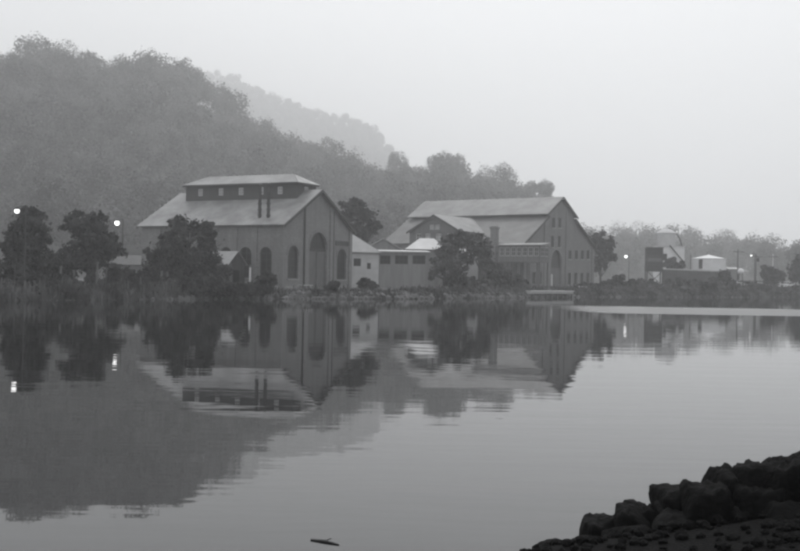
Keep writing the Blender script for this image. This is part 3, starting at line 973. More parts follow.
main_slopes(sh, 'roof', ROOFP, 3.4, 5.0, 3.0, 4.4, .25, .07)
MB().box(-.2, 0.0, -.55, -.35, -.3, 3.0).build('porch_post', WOOD, sh)

# little plank bench-like slab at the gable foot
sb = thing('plank_stand', 'pale plank laid across two blocks at the foot of the powerhouse gable', 'plank', f1.world(3.1, -1.3, 0), f1.rz)
MB().box(-1.3, 1.3, -.25, .25, .42, .52).build('plank', CONC, sb)
for q in (-.9, .9):
    MB().box(q - .15, q + .15, -.2, .2, -.3, .415).build('block', STONE, sb)

# ------------------------------------------------------------------ fence and posts on the left bank
pf = thing('picket_fence', 'broken picket fence along the bank in front of the tin-roofed shed', 'fence', (at(226, 285, 120).x, 120, ground(at(226, 285, 120).x, 120)), R(25))
for i in range(14):
    if i in (4, 9): continue
    x = -2.6 + i * .4
    hgt = 1.0 + .15 * math.sin(i * 2.3)
    MB().box(x, x + .12, -.03, .03, -.3, hgt).build('picket', GREYW, pf)
for z in (.25, .75):
    MB().box(-2.7, 2.9, .031, .08, z, z + .1).build('rail', WOOD, pf)
for i, (px, D, top, lean) in enumerate([(60, 104, 266, .1), (75, 104, 270, -.1), (97, 105, 262, .05), (105, 106, 268, .2), (134, 112, 270, -.05), (161, 113, 271, .06), (168, 114, 272, -.1), (250, 121, 265, .03)]):
    p = at(px, top, D)
    z0 = ground(p.x, D)
    o = thing('mooring_post', ['weathered post leaning at the foot of the leftmost tree', 'short weathered post in the gap between the two left trees', 'tall post under the second tree from the left', 'leaning post right of the tall post under the second tree', 'weathered post below the hut roof left of the powerhouse', 'left of two close posts before the big bushy tree', 'right of two close posts before the big bushy tree', 'pale upright post beside the tin-roofed shed'][i], 'post', (p.x, D, z0), 0)
    h = p.z - z0
    MB().tube((0, 0, -.5), (lean, 0, h), .13, .1, 8).build('shaft', PALETRIM if i == 7 else WOOD, o)
    MB().tube((lean * .92, 0, h * .92), (lean, 0, h + .02), .14, .12, 8).build('cap', WOOD, o)

# hut left of the powerhouse
hp = at(128, 285, 150)
ht = thing('low_hut', 'low hut with a pale roof left of the powerhouse, half hidden by scrub', 'hut', (hp.x, 150, ground(hp.x, 150)), R(15))
panel(rect(-1.9, 1.9, -.4, 2.6), [rect(-.5, .4, .05, 1.9)], FX, -1.6, -1.45).build('front_wall', GREYW, ht)
panel(rect(-1.9, 1.9, -.4, 2.6), [], FX, 1.45, 1.6).build('rear_wall', GREYW, ht)
for s_ in (-1, 1):
    panel([(-1.44, -.4), (1.44, -.4), (1.44, 2.6), (0, 3.5), (-1.44, 2.6)], [], FY, s_ * 1.9 - .12 * (s_ > 0), s_ * 1.9 + .12 * (s_ < 0)).build('end_wall', GREYW, ht)
MB().box(-.5, .4, -1.56, -1.5, .05, 1.88).build('door', DARKWOOD, ht)
for s_ in (-1, 1):
    MB().slab([(-2.2, s_ * 1.9, 2.45), (2.2, s_ * 1.9, 2.45), (2.2, 0, 3.75), (-2.2, 0, 3.75)], .08).build('roof', roof_mat('hut_roof', .1, .15), ht)

# ------------------------------------------------------------------ LAMPS (lit)
def street_lamp(px, py, D, label, r=.36):
    p = at(px, py, D)
    z0 = ground(p.x, D)
    h = p.z - z0
    o = thing('street_lamp', label, 'lamp', (p.x, D, z0), 0, 'lit lamps on the far bank')
    MB().tube((.8, 0, -.5), (.8, 0, h + .55), .11, .07, 8).build('pole', DARKWOOD, o)
    MB().tube((.8, 0, h + .5), (0, 0, h + r + .12), .035, .03, 6).build('arm', IRON, o)
    MB().lathe([(.05, r + .16), (.14, r + .12), (.26, r - .06), (.28, r - .1), (.02, r - .02)][::-1], (0, 0, h), 12).build('shade', IRON, o)
    mbb = MB()
    mbb.lathe([(r * math.sin(math.pi * i / 8) + .001, -r * math.cos(math.pi * i / 8)) for i in range(9)], (0, 0, h), 14)
    mbb.build('globe', LAMP, o, smooth=True)
street_lamp(17, 211, 102, 'lit lamp beside the leftmost dark tree', .23)
street_lamp(117, 223, 152, 'lit lamp to the left of the powerhouse roof', .34)
street_lamp(626, 256.5, 290, 'lit lamp between the big mill and the coal hopper', .4)
street_lamp(751.3, 255.5, 262, 'small lit lamp between the two utility poles', .25)

# ------------------------------------------------------------------ WHITEWASHED SHED, WORKSHOP, SHEDS BEHIND
p0 = at(351, 284, 150); p1 = at(378.5, 284, 151.5)
fw = Frame((p0.x, p0.y), (p1.x - p0.x, p1.y - p0.y), ground(p0.x, 145))
ww = (Vector((p1.x, p1.y)) - Vector((p0.x, p0.y))).length
ws = thing('whitewashed_shed', 'whitewashed shed with two small dark windows right of the powerhouse', 'shed', fw.n, fw.rz)
def pw_rect(fr, c, x0, x1, y0, y1, axis='Y'):
    a, b0 = fr.hit(x0, y1, axis, c); a2, b1 = fr.hit(x1, y0, axis, c)
    return rect(min(a, a2), max(a, a2), min(b0, b1), max(b0, b1))
_, zt = fw.hit(365, 253, 'Y', 0)
h1 = pw_rect(fw, 0, 353.5, 361, 258.5, 266); h2 = pw_rect(fw, 0, 367, 371, 263, 269)
panel(rect(-2.5, ww, -.5, zt), [h1, h2], FX, 0, .2).build('front_wall', WHITE, ws)
panel(rect(-2.5, ww, -.5, zt), [], FX, 5.0, 5.2).build('rear_wall', WHITE, ws)
for xx in (-2.5, ww - .2):
    panel(rect(.201, 4.999, -.5, zt), [], FY, xx, xx + .2).build('side_wall', WHITE, ws)
window(ws, FX, h1, .08, 2, 1); window(ws, FX, h2, .08, 1, 2)
c_ = [(-2.8, -.3, zt + .01), (ww + .3, -.3, zt + .01), (ww + .3, 5.5, zt + .01), (-2.8, 5.5, zt + .01)]
t_ = [(-1.2, 2.6, zt + 2.5), (ww - 2.9, 2.6, zt + 2.5)]
for q in ([c_[0], c_[1], t_[1], t_[0]], [c_[2], c_[3], t_[0], t_[1]], [c_[1], c_[2], t_[1]], [c_[3], c_[0], t_[0]]):
    MB().slab(q, .09).build('roof', ROOFP, ws)

p0 = at(379, 284, 151.6); p1 = at(427.5, 284, 152)
fg = Frame((p0.x, p0.y), (p1.x - p0.x, p1.y - p0.y), ground(p0.x, 147))
wg = (Vector((p1.x, p1.y)) - Vector((p0.x, p0.y))).length
wk = thing('low_workshop', 'low pale-grey workshop with three wide dark windows under a flat pale roof', 'building', fg.n, fg.rz)
_, zt = fg.hit(403, 252.5, 'Y', 0)
hs_ = [pw_rect(fg, 0, a, b_, 255.5, 264) for a, b_ in ((380, 390.5), (395, 408), (412.5, 425.5))]
panel(rect(0, wg, -.5, zt), hs_, FX, 0, .25).build('front_wall', GREYW, wk)
panel(rect(0, wg, -.5, zt), [], FX, 5.75, 6.0).build('rear_wall', GREYW, wk)
for xx in (0, wg - .25):
    panel(rect(.251, 5.749, -.5, zt), [], FY, xx, xx + .25).build('side_wall', GREYW, wk)
for hole in hs_:
    window(wk, FX, hole, .1, 3, 2, bar=.05)
for px in (393, 427):
    a, _ = fg.hit(px, 270, 'Y', 0)
    MB().box(a - .14, a + .14, -.1, -.003, -.5, zt - .1).build('pier', GREYW, wk)
MB().slab([(-.1, -.35, zt + .02), (wg + .35, -.35, zt + .02), (wg + .35, 6.2, zt + .35), (-.1, 6.2, zt + .35)], .14).build('roof', ROOFW, wk)

# gable-ended store behind the workshop's left end
p0 = at(362, 262, 161)
gs = thing('gabled_store', 'gable-ended store peeping out between the whitewashed shed and the workshop', 'shed', (p0.x, 161, ground(p0.x, 161)), R(3))
k_ = 161 / F
zA = at(376, 239, 161).z - ground(p0.x, 161); zE = at(398, 251, 161).z - ground(p0.x, 161)
wS = (398 - 356) * k_
panel([(0, -.5), (wS, -.5), (wS, zE), (wS / 2, zA), (0, zE)], [], FX, 0, .2).build('gable_wall', GREYW, gs)
panel([(0, -.5), (wS, -.5), (wS, zE), (wS / 2, zA), (0, zE)], [], FX, 5.3, 5.5).build('gable_wall', GREYW, gs)
for xx in (0, wS - .2):
    panel(rect(.201, 5.299, -.5, zE - .02), [], FY, xx, xx + .2).build('side_wall', GREYW, gs)
main_slopes(gs, 'roof', ROOFP, wS, 5.5, zE, zA, .3, .12)

# white-roofed shed behind the workshop's right end
p0 = at(407, 262, 162)
rs = thing('white_roofed_shed', 'shed showing only a bright hipped roof above the workshop', 'shed', (p0.x, 162, ground(p0.x, 162)), 0)
k_ = 162 / F
zE = at(425, 250, 162).z - ground(p0.x, 162); zA = at(428, 239, 166).z - ground(p0.x, 162)
wS = 36 * k_
for y0 in (0, 5.8):
    panel(rect(0, wS, -.5, zE), [], FX, y0, y0 + .2).build('wall', GREYW, rs)
for x0 in (0, wS - .2):
    panel(rect(.201, 5.799, -.5, zE), [], FY, x0, x0 + .2).build('wall', GREYW, rs)
c_ = [(-.3, -.4, zE + .01), (wS + .3, -.4, zE + .01), (wS + .3, 6.4, zE + .01), (-.3, 6.4, zE + .01)]
t_ = [(wS * .36, 3.6, zA), (wS * .76, 3.6, zA)]
for q in ([c_[0], c_[1], t_[1], t_[0]], [c_[2], c_[3], t_[0], t_[1]], [c_[1], c_[2], t_[1]], [c_[3], c_[0], t_[0]]):
    MB().slab(q, .09).build('roof', ROOFW, rs)

# small pale outhouse behind the bank trees
p0 = at(463, 278, 170)
oh = thing('pale_outhouse', 'small pale outhouse half hidden by the trees left of the brick chimney', 'shed', (p0.x, 170, ground(p0.x, 170)), R(8))
k_ = 170 / F; zt = at(470, 252, 170).z - ground(p0.x, 170); wS = 15 * k_
ho = rect(wS * .35, wS * .75, zt - 1.9, zt - .8)
panel(rect(0, wS, -.5, zt), [ho], FX, 0, .15).build('wall', WHITE, oh)
panel(rect(0, wS, -.5, zt), [], FX, 2.85, 3).build('wall', WHITE, oh)
for x0 in (0, wS - .15):
    panel(rect(.151, 2.849, -.5, zt), [], FY, x0, x0 + .15).build('wall', WHITE, oh)
window(oh, FX, ho, .05, 2, 2)
MB().slab([(-.2, -.3, zt + .02), (wS + .2, -.3, zt + .02), (wS + .2, 3.2, zt + .5), (-.2, 3.2, zt + .5)], .09).build('roof', ROOFP, oh)

# ------------------------------------------------------------------ BIG BRICK MILL (right)
N2 = at(523, 287, 195)
B2Z = 1.75
f2 = Frame((N2.x, 195), (0.573, 0.82), B2Z)
W2, L2 = 28.5, 30.0
E2, R2 = 7.75, 16.55               # eave, ridge above base
sl2 = (R2 - 0.7 - E2) / (W2 / 2)   # slope of the lower roof
ml = thing('brick_mill', 'big brick mill with a stepped clerestory roof and tall gable, right of centre', 'building', f2.n, f2.rz)
def q2(x0, x1, y0, y1, ar=False):
    r_ = pw_rect(f2, 0, x0, x1, y0, y1)
    return arch(r_[0][0], r_[1][0], r_[0][1], r_[2][1]) if ar else r_
d2 = pw_rect(f2, 0, 550.5, 562, 250.5, 287.5)
dc = (d2[0][0] + d2[1][0]) / 2
door2 = arch(dc - 2.1, dc + 2.1, .05, d2[2][1])
def jack(px, w, y0, y1):
    r_ = pw_rect(f2, 0, px - 1, px + 1, y0, y1)
    c = (r_[0][0] + r_[1][0]) / 2
    return rect(c - w / 2, c + w / 2, max(.4, r_[0][1]), r_[2][1])
up = [jack(px, 1.15, 218, 227.5) for px in (553.6, 559.8)] + [jack(px, 1.15, 236, 247) for px in (552.6, 559.4)]
rw = [jack(px, 1.25, 250.5, 259) for px in (570, 576.2, 582.3, 588)] + [jack(px, 1.3, 273, 285) for px in (569.5, 575.7, 581.8, 588)]
lw = [jack(px, 1.25, 272, 285) for px in (534, 540.4)] + [jack(px, 1.25, 250.5, 259) for px in (530, 535)]
def stepped(inset=0.0):
    half = W2 / 2
    cw = half * .385                # half width of the raised roof
    return [(0, -.8), (W2, -.8), (W2, E2), (half + cw, E2 + (half - cw) * sl2), (half + cw, R2 - cw * sl2), (half, R2), (half - cw, R2 - cw * sl2), (half - cw, E2 + (half - cw) * sl2), (0, E2)]
panel(stepped(), [door2] + up + rw + lw, FX, 0, .5).build('gable_wall', BRICK2, ml)
panel(stepped(), [], FX, L2 - .5, L2).build('gable_wall', BRICK2, ml)
sw = [rect(v - .6, v + .6, 1.0, 3.6) for v in np.arange(7, 28, 3.2)]
panel(rect(.5, L2 - .5, -.8, E2 - .02), sw, FY, 0, .5).build('side_wall', BRICK2, ml)
panel(rect(.5, L2 - .5, -.8, E2 - .02), [], FY, W2 - .5, W2).build('side_wall', BRICK2, ml)
for hole in up + rw + lw:
    window(ml, FX, hole, .2, 2, 4, sill=STONE, bar=.06)
for hole in sw:
    window(ml, FY, hole, .2, 2, 3, sill=STONE, bar=.06)
for px in (544.5, 566):
    c, _ = f2.hit(px, 260, 'Y', 0)
    top = E2 + min(c, W2 - c) * sl2 - .3
    MB().box(c - .35, c + .35, -.15, -.003, -.8, top).build('pilaster', BRICK2, ml)
for c in (.35, W2 - .35):
    MB().box(c - .45, c + .45, -.15, -.003, -.8, E2 - .3).build('pilaster', BRICK2, ml)
arch_ring(ml, dc - 2.1, dc + 2.1, d2[2][1], .4, BRICK)
d2o = link('entrance_door', None, ml)
ds = d2[2][1] - 2.1
window(d2o, FX, [(dc - 2.1, ds - 1.0), (dc + 2.1, ds - 1.0)] + [(dc + 2.1 * math.cos(math.pi * i / 12), ds + 2.1 * math.sin(math.pi * i / 12)) for i in range(13)], .3, 4, 2, name='fanlight')
MB().box(dc - 2.1, dc + 2.1, .22, .42, ds - 1.25, ds - 1.0).build('transom', TRIM, d2o)
MB().box(dc - 2.08, dc - .03, .3, .37, .06, ds - 1.26).build('door_leaf', DOORW, d2o)
MB().box(dc + .03, dc + 2.08, .3, .37, .06, ds - 1.26).build('door_leaf', DOORW, d2o)
MB().box(dc - 1.95, dc - .95, .22, .296, .06, 2.25).build('wicket_door', WHITE, d2o)
half = W2 / 2; cw = half * .385; ov = .5
for s_ in (-1, 1):
    xe = half + s_ * (half + ov); xi = half + s_ * (cw - .05)
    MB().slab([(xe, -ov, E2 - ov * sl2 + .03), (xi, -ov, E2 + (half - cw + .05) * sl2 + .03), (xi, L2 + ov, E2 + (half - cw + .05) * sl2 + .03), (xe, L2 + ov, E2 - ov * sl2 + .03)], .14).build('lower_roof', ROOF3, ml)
    xe = half + s_ * (cw + .75)
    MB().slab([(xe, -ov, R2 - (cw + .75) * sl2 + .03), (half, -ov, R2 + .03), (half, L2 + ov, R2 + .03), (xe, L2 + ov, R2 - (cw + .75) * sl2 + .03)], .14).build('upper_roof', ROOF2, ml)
    xx = half + s_ * cw
    MB().box(min(xx, xx - s_ * .15), max(xx, xx - s_ * .15), .51, L2 - .51, E2 + (half - cw) * sl2 - .3, R2 - cw * sl2 - .01).build('clerestory', MONITOR, ml)
    for yy in (-ov - .08,):
        xe2 = half + s_ * (cw + .75)
        MB().prism([(half, R2 - .2), (half, R2 + .16), (xe2, R2 - (cw + .75) * sl2 + .16), (xe2, R2 - (cw + .75) * sl2 - .2)], FX, yy, yy + .07).build('fascia', TRIM, ml)
        xa, xb = half + s_ * (half + ov), half + s_ * cw
        MB().prism([(xb, E2 + (half - cw) * sl2 - .2), (xb, E2 + (half - cw) * sl2 + .14), (xa, E2 - ov * sl2 + .14), (xa, E2 - ov * sl2 - .2)], FX, yy, yy + .07).build('fascia', TRIM, ml)
MB().box(-ov - .12, -ov - .002, -ov, 5.0, E2 - ov * sl2 - .22, E2 - ov * sl2 + .2).build('gutter', PALETRIM, ml)

roof_mat('cross_wing_tin', .16, .25)
# cross-wing in front of the mill's side wall
cx0, cx1 = 10.0, 20.9
cwg = thing('cross_wing', 'grey gabled wing with a pair of pale attic windows in front of the mill roof', 'building', f2.world(-5.0, cx0), f2.rz)
wC = cx1 - cx0
_, zap = f2.hit(434, 215, 'X', -5.0); _, zev = f2.hit(409.5, 231.5, 'X', -5.0)
at_w = [rect(wC / 2 - 1.05, wC / 2 - .12, zap - 2.6, zap - 1.75), rect(wC / 2 + .12, wC / 2 + 1.05, zap - 2.6, zap - 1.75)]
gw = [rect(a - .55, a + .55, zev - 1.7, zev - .4) for a in (2.2, 4.6, 6.9, 8.9)]
GF = lambda a, b, d: (d, a, b)
panel([(0, -.6), (wC, -.6), (wC, zev), (wC / 2, zap), (0, zev)], at_w + gw, GF, 0, .3).build('gable_wall', mat('dull_boards', .1, .15, .8, .85, stretch=(3, 3, .3)), cwg)
for y0 in (0, wC - .3):
    panel(rect(.301, 4.99, -.6, zev - .02), [], FX, y0, y0 + .3).build('side_wall', MATS['dull_boards'], cwg)
for hole in at_w:
    window(cwg, GF, hole, .1, 2, 2, PALETRIM, GLASSP, .05)
for i, hole in enumerate(gw):
    window(cwg, GF, hole, .1, 2, 2, PALETRIM, GLASSP if i in (1, 2) else GLASS, .06)
run = (zap - E2) / sl2 + 5.0          # where the ridge dies into the mill roof
runE = max(5.2, (zev - E2) / sl2 + 5.0)
tt = (zap - zev) / (wC / 2)
for s_ in (-1, 1):
    ye = wC / 2 + s_ * (wC / 2 + .4)
    MB().slab([(-.45, ye, zev - .4 * tt + .02), (-.45, wC / 2, zap + .02), (run + .3, wC / 2, zap + .02), (runE - .2, ye, zev - .4 * tt + .02)], .1).build('roof', MATS['cross_wing_tin'], cwg)
    MB().prism([(ye, zev - .4 * tt - .25), (wC / 2, zap - .25), (wC / 2, zap + .1), (ye, zev - .4 * tt + .1)], GF, -.52, -.46).build('fascia', TRIM, cwg)

# brick chimney at the eave
_, zc = f2.hit(494.5, 226, 'X', -1.4)
v_c, _ = f2.hit(494.5, 240, 'X', -1.4)
ch = thing('brick_chimney', 'square brick chimney rising past the eave of the big mill', 'chimney', f2.world(-1.4, v_c), f2.rz)
MB().box(-.55, .55, -.55, .55, -.6, zc - .5).build('shaft', BRICK2, ch)
MB().box(-.68, .68, -.68, .68, zc - .497, zc - .2).build('corbel', BRICK2, ch)
MB().box(-.5, .5, -.5, .5, zc - .197, zc).build('cap', STONE, ch)

# glazed gallery on posts at the corner of the mill
U0 = -4.2
va, zt = f2.hit(540, 246, 'X', U0); vb, zb_ = f2.hit(498, 259, 'X', U0)
gl = thing('glazed_gallery', 'raised gallery with white-barred windows on posts at the corner of the big mill', 'gallery', f2.world(U0, va), f2.rz)
wG = vb - va
_, zt2 = f2.hit(520, 245.5, 'X', U0)
zlo = zt2 - 2.6
DEP = 3.4
nb = 7
hs_ = [rect(.2 + i * (wG - .3) / nb, .2 + (i + 1) * (wG - .3) / nb - .18, zlo + .75, zt2 - .25) for i in range(nb)]
panel(rect(0, wG, zlo, zt2), hs_, FY, 0, .12).build('front_wall', GALW, gl)
for hole in hs_:
    window(gl, FY, hole, .03, 2, 2, GALB, GLASS, .1)
he_ = [rect(.3, 1.7, zlo + .75, zt2 - .25), rect(1.9, 3.2, zlo + .75, zt2 - .25)]
panel(rect(.121, DEP, zlo, zt2), he_, FX, 0, .12).build('end_wall', GALW, gl)
for hole in he_:
    window(gl, FX, hole, .03, 2, 2, GALB, GLASS, .08)
panel(rect(.121, DEP, zlo, zt2), [], FX, wG - .12, wG).build('end_wall', GALW, gl)
panel(rect(.121, wG - .121, zlo, zt2), [], FY, DEP - .12, DEP).build('rear_wall', GALW, gl)
MB().box(-.1, DEP, -.1, wG, zlo - .28, zlo - .003).build('floor_deck', WOOD, gl)
MB().slab([(-.35, -.35, zt2 + .01), (DEP, -.35, zt2 + .45), (DEP, wG + .2, zt2 + .45), (-.35, wG + .2, zt2 + .01)], .1).build('roof', ROOF2, gl)
for y in np.linspace(.15, wG - .15, 5):
    for x in (.1, DEP - .3):
        MB().box(x, x + .22, y - .11, y + .11, -1.0, zlo - .283).build('post', WOOD, gl)

# landing stage
p0 = at(531, 290.3, 173); p1 = at(573.5, 290.3, 188.5)
fl = Frame((p0.x, p0.y), (p1.x - p0.x, p1.y - p0.y), 0)
wl_ = (Vector((p1.x, p1.y)) - Vector((p0.x, p0.y))).length
ls = thing('landing_stage', 'pale low landing stage on short posts in front of the big mill', 'landing', fl.n, fl.rz)
MB().box(0, wl_, 0, 2.2, .62, 1.12).build('deck', CONC, ls)
for i in range(9):
    x = .2 + i * (wl_ - .4) / 8
    MB().box(x - .12, x + .12, .1, .34, -1.2, .617).build('pile', WOOD, ls)
MB().box(-.1, wl_ + .1, -.1, -.004, .9, 1.08).build('fender', CONC, ls)

# ------------------------------------------------------------------ RIGHT BANK: hopper, silo, tank, sheds
p0 = at(647, 290, 236)
k_ = 236 / F; gz = ground(p0.x, 236)
hopper = thing('coal_hopper', 'dark square coal hopper raised on four posts left of the silo', 'hopper', (p0.x, 236, gz), R(-6))
zt = at(654, 248, 236).z - gz; zb_ = at(654, 271.5, 236).z - gz; wH = 14.5 * k_
for i in range(7):
    z0 = zb_ + i * (zt - zb_) / 7
    MB().box(.02 * (i % 2), wH - .02 * (i % 2), .03 * (i % 2), wH - .03 * (i % 2), z0 + .015, z0 + (zt - zb_) / 7 - .015).build('board_course', [DARKWOOD, IRON, WOOD][(0, 1, 0, 2, 0, 1, 0)[i]], hopper)
for x in (-.16, wH - .06):
    for y in (-.16, wH - .06):
        MB().box(x, x + .22, y, y + .22, -.6, zt + .05).build('post', DARKWOOD, hopper)
MB().box(-.3, wH + .3, -.3, wH + .3, zt + .055, zt + .2).build('roof', ROOF2, hopper)
MB().tube((0, -.17, .3), (wH, -.17, zb_), .07).build('brace', DARKWOOD, hopper)
MB().tube((wH, -.2, .3), (0, -.2, zb_), .07).build('brace', DARKWOOD, hopper)

p0 = at(662, 285, 258)
gz = ground(p0.x, 258); k_ = 258 / F
wb = thing('white_silo_building', 'white flat-roofed block behind the coal hopper', 'building', (p0.x - 1, 258, gz), R(-4))
zt = at(672, 247, 258).z - gz; wS = 26 * k_
ho = [rect(wS * .18, wS * .34, zt - 3.2, zt - 1.6)]
panel(rect(0, wS, -.5, zt), ho, FX, 0, .25).build('front_wall', TANKW, wb)
panel(rect(0, wS, -.5, zt), [], FX, 6.75, 7.0).build('rear_wall', TANKW, wb)
for x0 in (0, wS - .25):
    panel(rect(.251, 6.749, -.5, zt), [], FY, x0, x0 + .25).build('side_wall', TANKW, wb)
window(wb, FX, ho[0], .1, 2, 2)
MB().box(-.15, wS + .15, -.15, 7.15, zt + .003, zt + .22).build('roof', PALETRIM, wb)
MB().tube((wS * .42, -.25, zt + .4), (wS * .98, -.5, zt - 3.6), .14, .14, 8).build('chute', IRON, wb)

p0 = at(665.5, 285, 272)
gz = ground(p0.x, 272); k_ = 272 / F
si = thing('domed_silo', 'grey round silo with a pale domed cap and bent pipe behind the white block', 'silo', (p0.x, 272, gz))
zc = at(665, 233.5, 272).z - gz; rS = 9.6 * k_
ST = mat('silo_wall', .4, .5, .5, .8, detail=6)
for i in range(9):
    z0 = -.5 + i * (zc + .5) / 9; z1 = -.5 + (i + 1) * (zc + .5) / 9
    MB().lathe([(rS - .02, z0), (rS, z0 + .03), (rS, z1 - .04), (rS + .03, z1 - .02), (rS - .02, z1)], n=28).build('ring_course', ST, si)
MB().lathe([(rS + .12, zc + .003), (rS + .12, zc + .12), (rS * .85, zc + rS * .22), (rS * .5, zc + rS * .43), (rS * .12, zc + rS * .52), (.02, zc + rS * .53)], n=28).build('dome_cap', PALETRIM, si, smooth=False)
pa = [(.4, -.3, zc + rS * .6), (rS * .8, -.5, zc + .6), (rS * 1.35, -1.0, zc - 1.4), (rS * 1.55, -1.2, zc - 3.4), (rS * 1.6, -1.2, -.3)]
pm = MB()
for a, b_ in zip(pa[:-1], pa[1:]):
    pm.tube(a, b_, .16, .16, 8)
pm.build('elevator_pipe', IRON, si)

p0 = at(708.5, 275, 262)
gz = ground(p0.x, 262); k_ = 262 / F
tk = thing('storage_tank', 'low white storage tank with a shallow conical roof', 'tank', (p0.x, 262, gz))
rT = 16.6 * k_; zt = at(708, 259, 262).z - gz; za = at(706, 254.8, 262).z - gz
for i in range(4):
    z0 = -.5 + i * (zt + .5) / 4; z1 = -.5 + (i + 1) * (zt + .5) / 4
    MB().lathe([(rT - .02, z0), (rT, z0 + .02), (rT, z1 - .03), (rT - .02, z1)], n=40).build('shell_course', TANKW, tk)
MB().lathe([(rT + .15, zt + .003), (rT + .15, zt + .08), (rT * .5, zt + (za - zt) * .55), (.2, za), (.05, za + .15)], n=40).build('cone_roof', TANKW, tk)
MB().box(-rT * .68 - .35, -rT * .68 + .35, -rT * .76 - .2, -rT * .76 + .5, zt - 2.3, zt - .15).build('hatch', IRON, tk)
MB().tube((-rT - .5, -.5, -.5), (-rT - .5, -.5, zt + .9), .12, .1).build('vent_pipe', IRON, tk)

p0 = at(664, 285, 246); p1 = at(723, 286, 250)
fr = Frame((p0.x, 246), (p1.x - p0.x, p1.y - p0.y), ground(p0.x, 246))
wR = (Vector((p1.x, p1.y)) - Vector((p0.x, p0.y))).length
rt = thing('retaining_wall', 'long dark retaining wall with a pale coping below the storage tank', 'wall', fr.n, fr.rz)
_, za = fr.hit(676, 268.6, 'Y', 0); _, zb_ = fr.hit(722, 271, 'Y', 0)
DWL = mat('dark_wall', .06, .1, .6, .9, detail=6)
nseg = 9
for i in range(nseg):
    x0, x1 = wR * i / nseg, wR * (i + 1) / nseg - .04
    z1 = za + (zb_ - za) * (i + .5) / nseg
    MB().box(x0, x1, 0, .7, -1.2, z1 - .25).build('wall_bay', DWL, rt)
    MB().box(x0 - .02, x1 + .02, -.15, .85, z1 - .247, z1).build('coping', CONC, rt)

# white ball tank
p0 = at(740.8, 271.5, 256); gz = ground(p0.x, 256)
bt = thing('ball_tank', 'small white ball-shaped tank on legs right of the storage tank', 'tank', (p0.x, 256, gz))
zc = p0.z - gz; rr_ = .72
MB().lathe([(rr_ * math.sin(math.pi * i / 10) + .002, -rr_ * math.cos(math.pi * i / 10)) for i in range(11)], (0, 0, zc), 18).build('shell', TANKW, bt, smooth=True)
for i in range(4):
    t = math.pi / 4 + i * math.pi / 2
    MB().tube((.5 * math.cos(t), .5 * math.sin(t), zc - .45), (.7 * math.cos(t), .7 * math.sin(t), -.4), .06).build('leg', IRON, bt)
p0 = at(729, 280, 262); gz = ground(p0.x, 262)
ps = thing('lean_to_store', 'low pale-roofed store between the storage tank and the ball tank', 'shed', (p0.x, 262, gz))
zt = at(733, 269.5, 262).z - gz; wS = 10 * 262 / F
panel(rect(0, wS, -.5, zt), [rect(.4, 1.2, .05, 1.8)], FX, 0, .15).build('wall', GREYW, ps)
panel(rect(0, wS, -.5, zt), [], FX, 2.85, 3).build('wall', GREYW, ps)
for x0 in (0, wS - .15):
    panel(rect(.151, 2.849, -.5, zt), [], FY, x0, x0 + .15).build('wall', GREYW, ps)
MB().slab([(-.2, -.3, zt + .02), (wS + .2, -.3, zt + .02), (wS + .2, 3.2, zt + .5), (-.2, 3.2, zt + .5)], .09).build('roof', ROOFP, ps)
MB().box(.4, 1.2, .05, .1, .05, 1.78).build('door', DARKWOOD, ps)

# utility poles
tops = []
for (px, top, D, lab) in ((738, 249, 258, 'utility pole behind the white ball tank'), (756, 254, 260, 'utility pole carrying a dark transformer can'), (773, 254, 262, 'pale utility pole nearest the right edge')):
    p = at(px, top, D); gz = ground(p.x, D); h = p.z - gz
    o = thing('utility_pole', lab, 'pole', (p.x, D, gz), R(10), 'utility poles on the right bank')
    MB().tube((0, 0, -.8), (0, 0, h), .17, .12, 8).build('pole', PALETRIM if px == 773 else DARKWOOD, o)
    MB().box(-1.3, 1.3, -.2, -.1, h - .7, h - .55).build('crossarm', DARKWOOD, o)
    for x in (-1.15, -.6, .6, 1.15):
        MB().lathe([(.05, 0), (.07, .1), (.03, .2)], (x, -.15, h - .548), 8).build('insulator', CONC, o)
    if px == 756:
        MB().lathe([(.3, 0), (.34, .06), (.34, .8), (.2, .95)], (.45, -.2, h - 1.8), 12).build('transformer', IRON, o)
    tops.append(Vector((p.x, D, p.z - .4)))
pl = MB()
for a, b_ in zip(tops[:-1], tops[1:]):
    for off in (-1.0, 1.0):
        prev = None
        for i in range(11):
            t = i / 10
            q = a.lerp(b_, t) + Vector((off * math.cos(R(10)), off * math.sin(R(10)) - .15, -.5 * 4 * t * (1 - t) + .05))
            if prev is not None: pl.tube(prev, q, .025, .025, 5, cap=False)
            prev = q
tag(pl.build('overhead_wire', IRON), 'sagging wires strung between the utility poles on the right bank', 'wire')

# rail fence
p0 = at(729, 278, 244); p1 = at(777, 279, 250)
ffr = Frame((p0.x, 244), (p1.x - p0.x, p1.y - p0.y), ground(p0.x, 244))
wR = (Vector((p1.x, p1.y)) - Vector((p0.x, p0.y))).length
rf = thing('rail_fence', 'dark post-and-rail fence on the right bank', 'fence', ffr.n, ffr.rz)
for i in range(8):
    x = wR * i / 7
    MB().box(x - .09, x + .09, -.09, .09, -.6, 1.75).build('post', DARKWOOD, rf)
for z in (.85, 1.4):
    MB().box(-.2, wR + .2, -.14, -.092, z, z + .2).build('rail', DARKWOOD, rf)

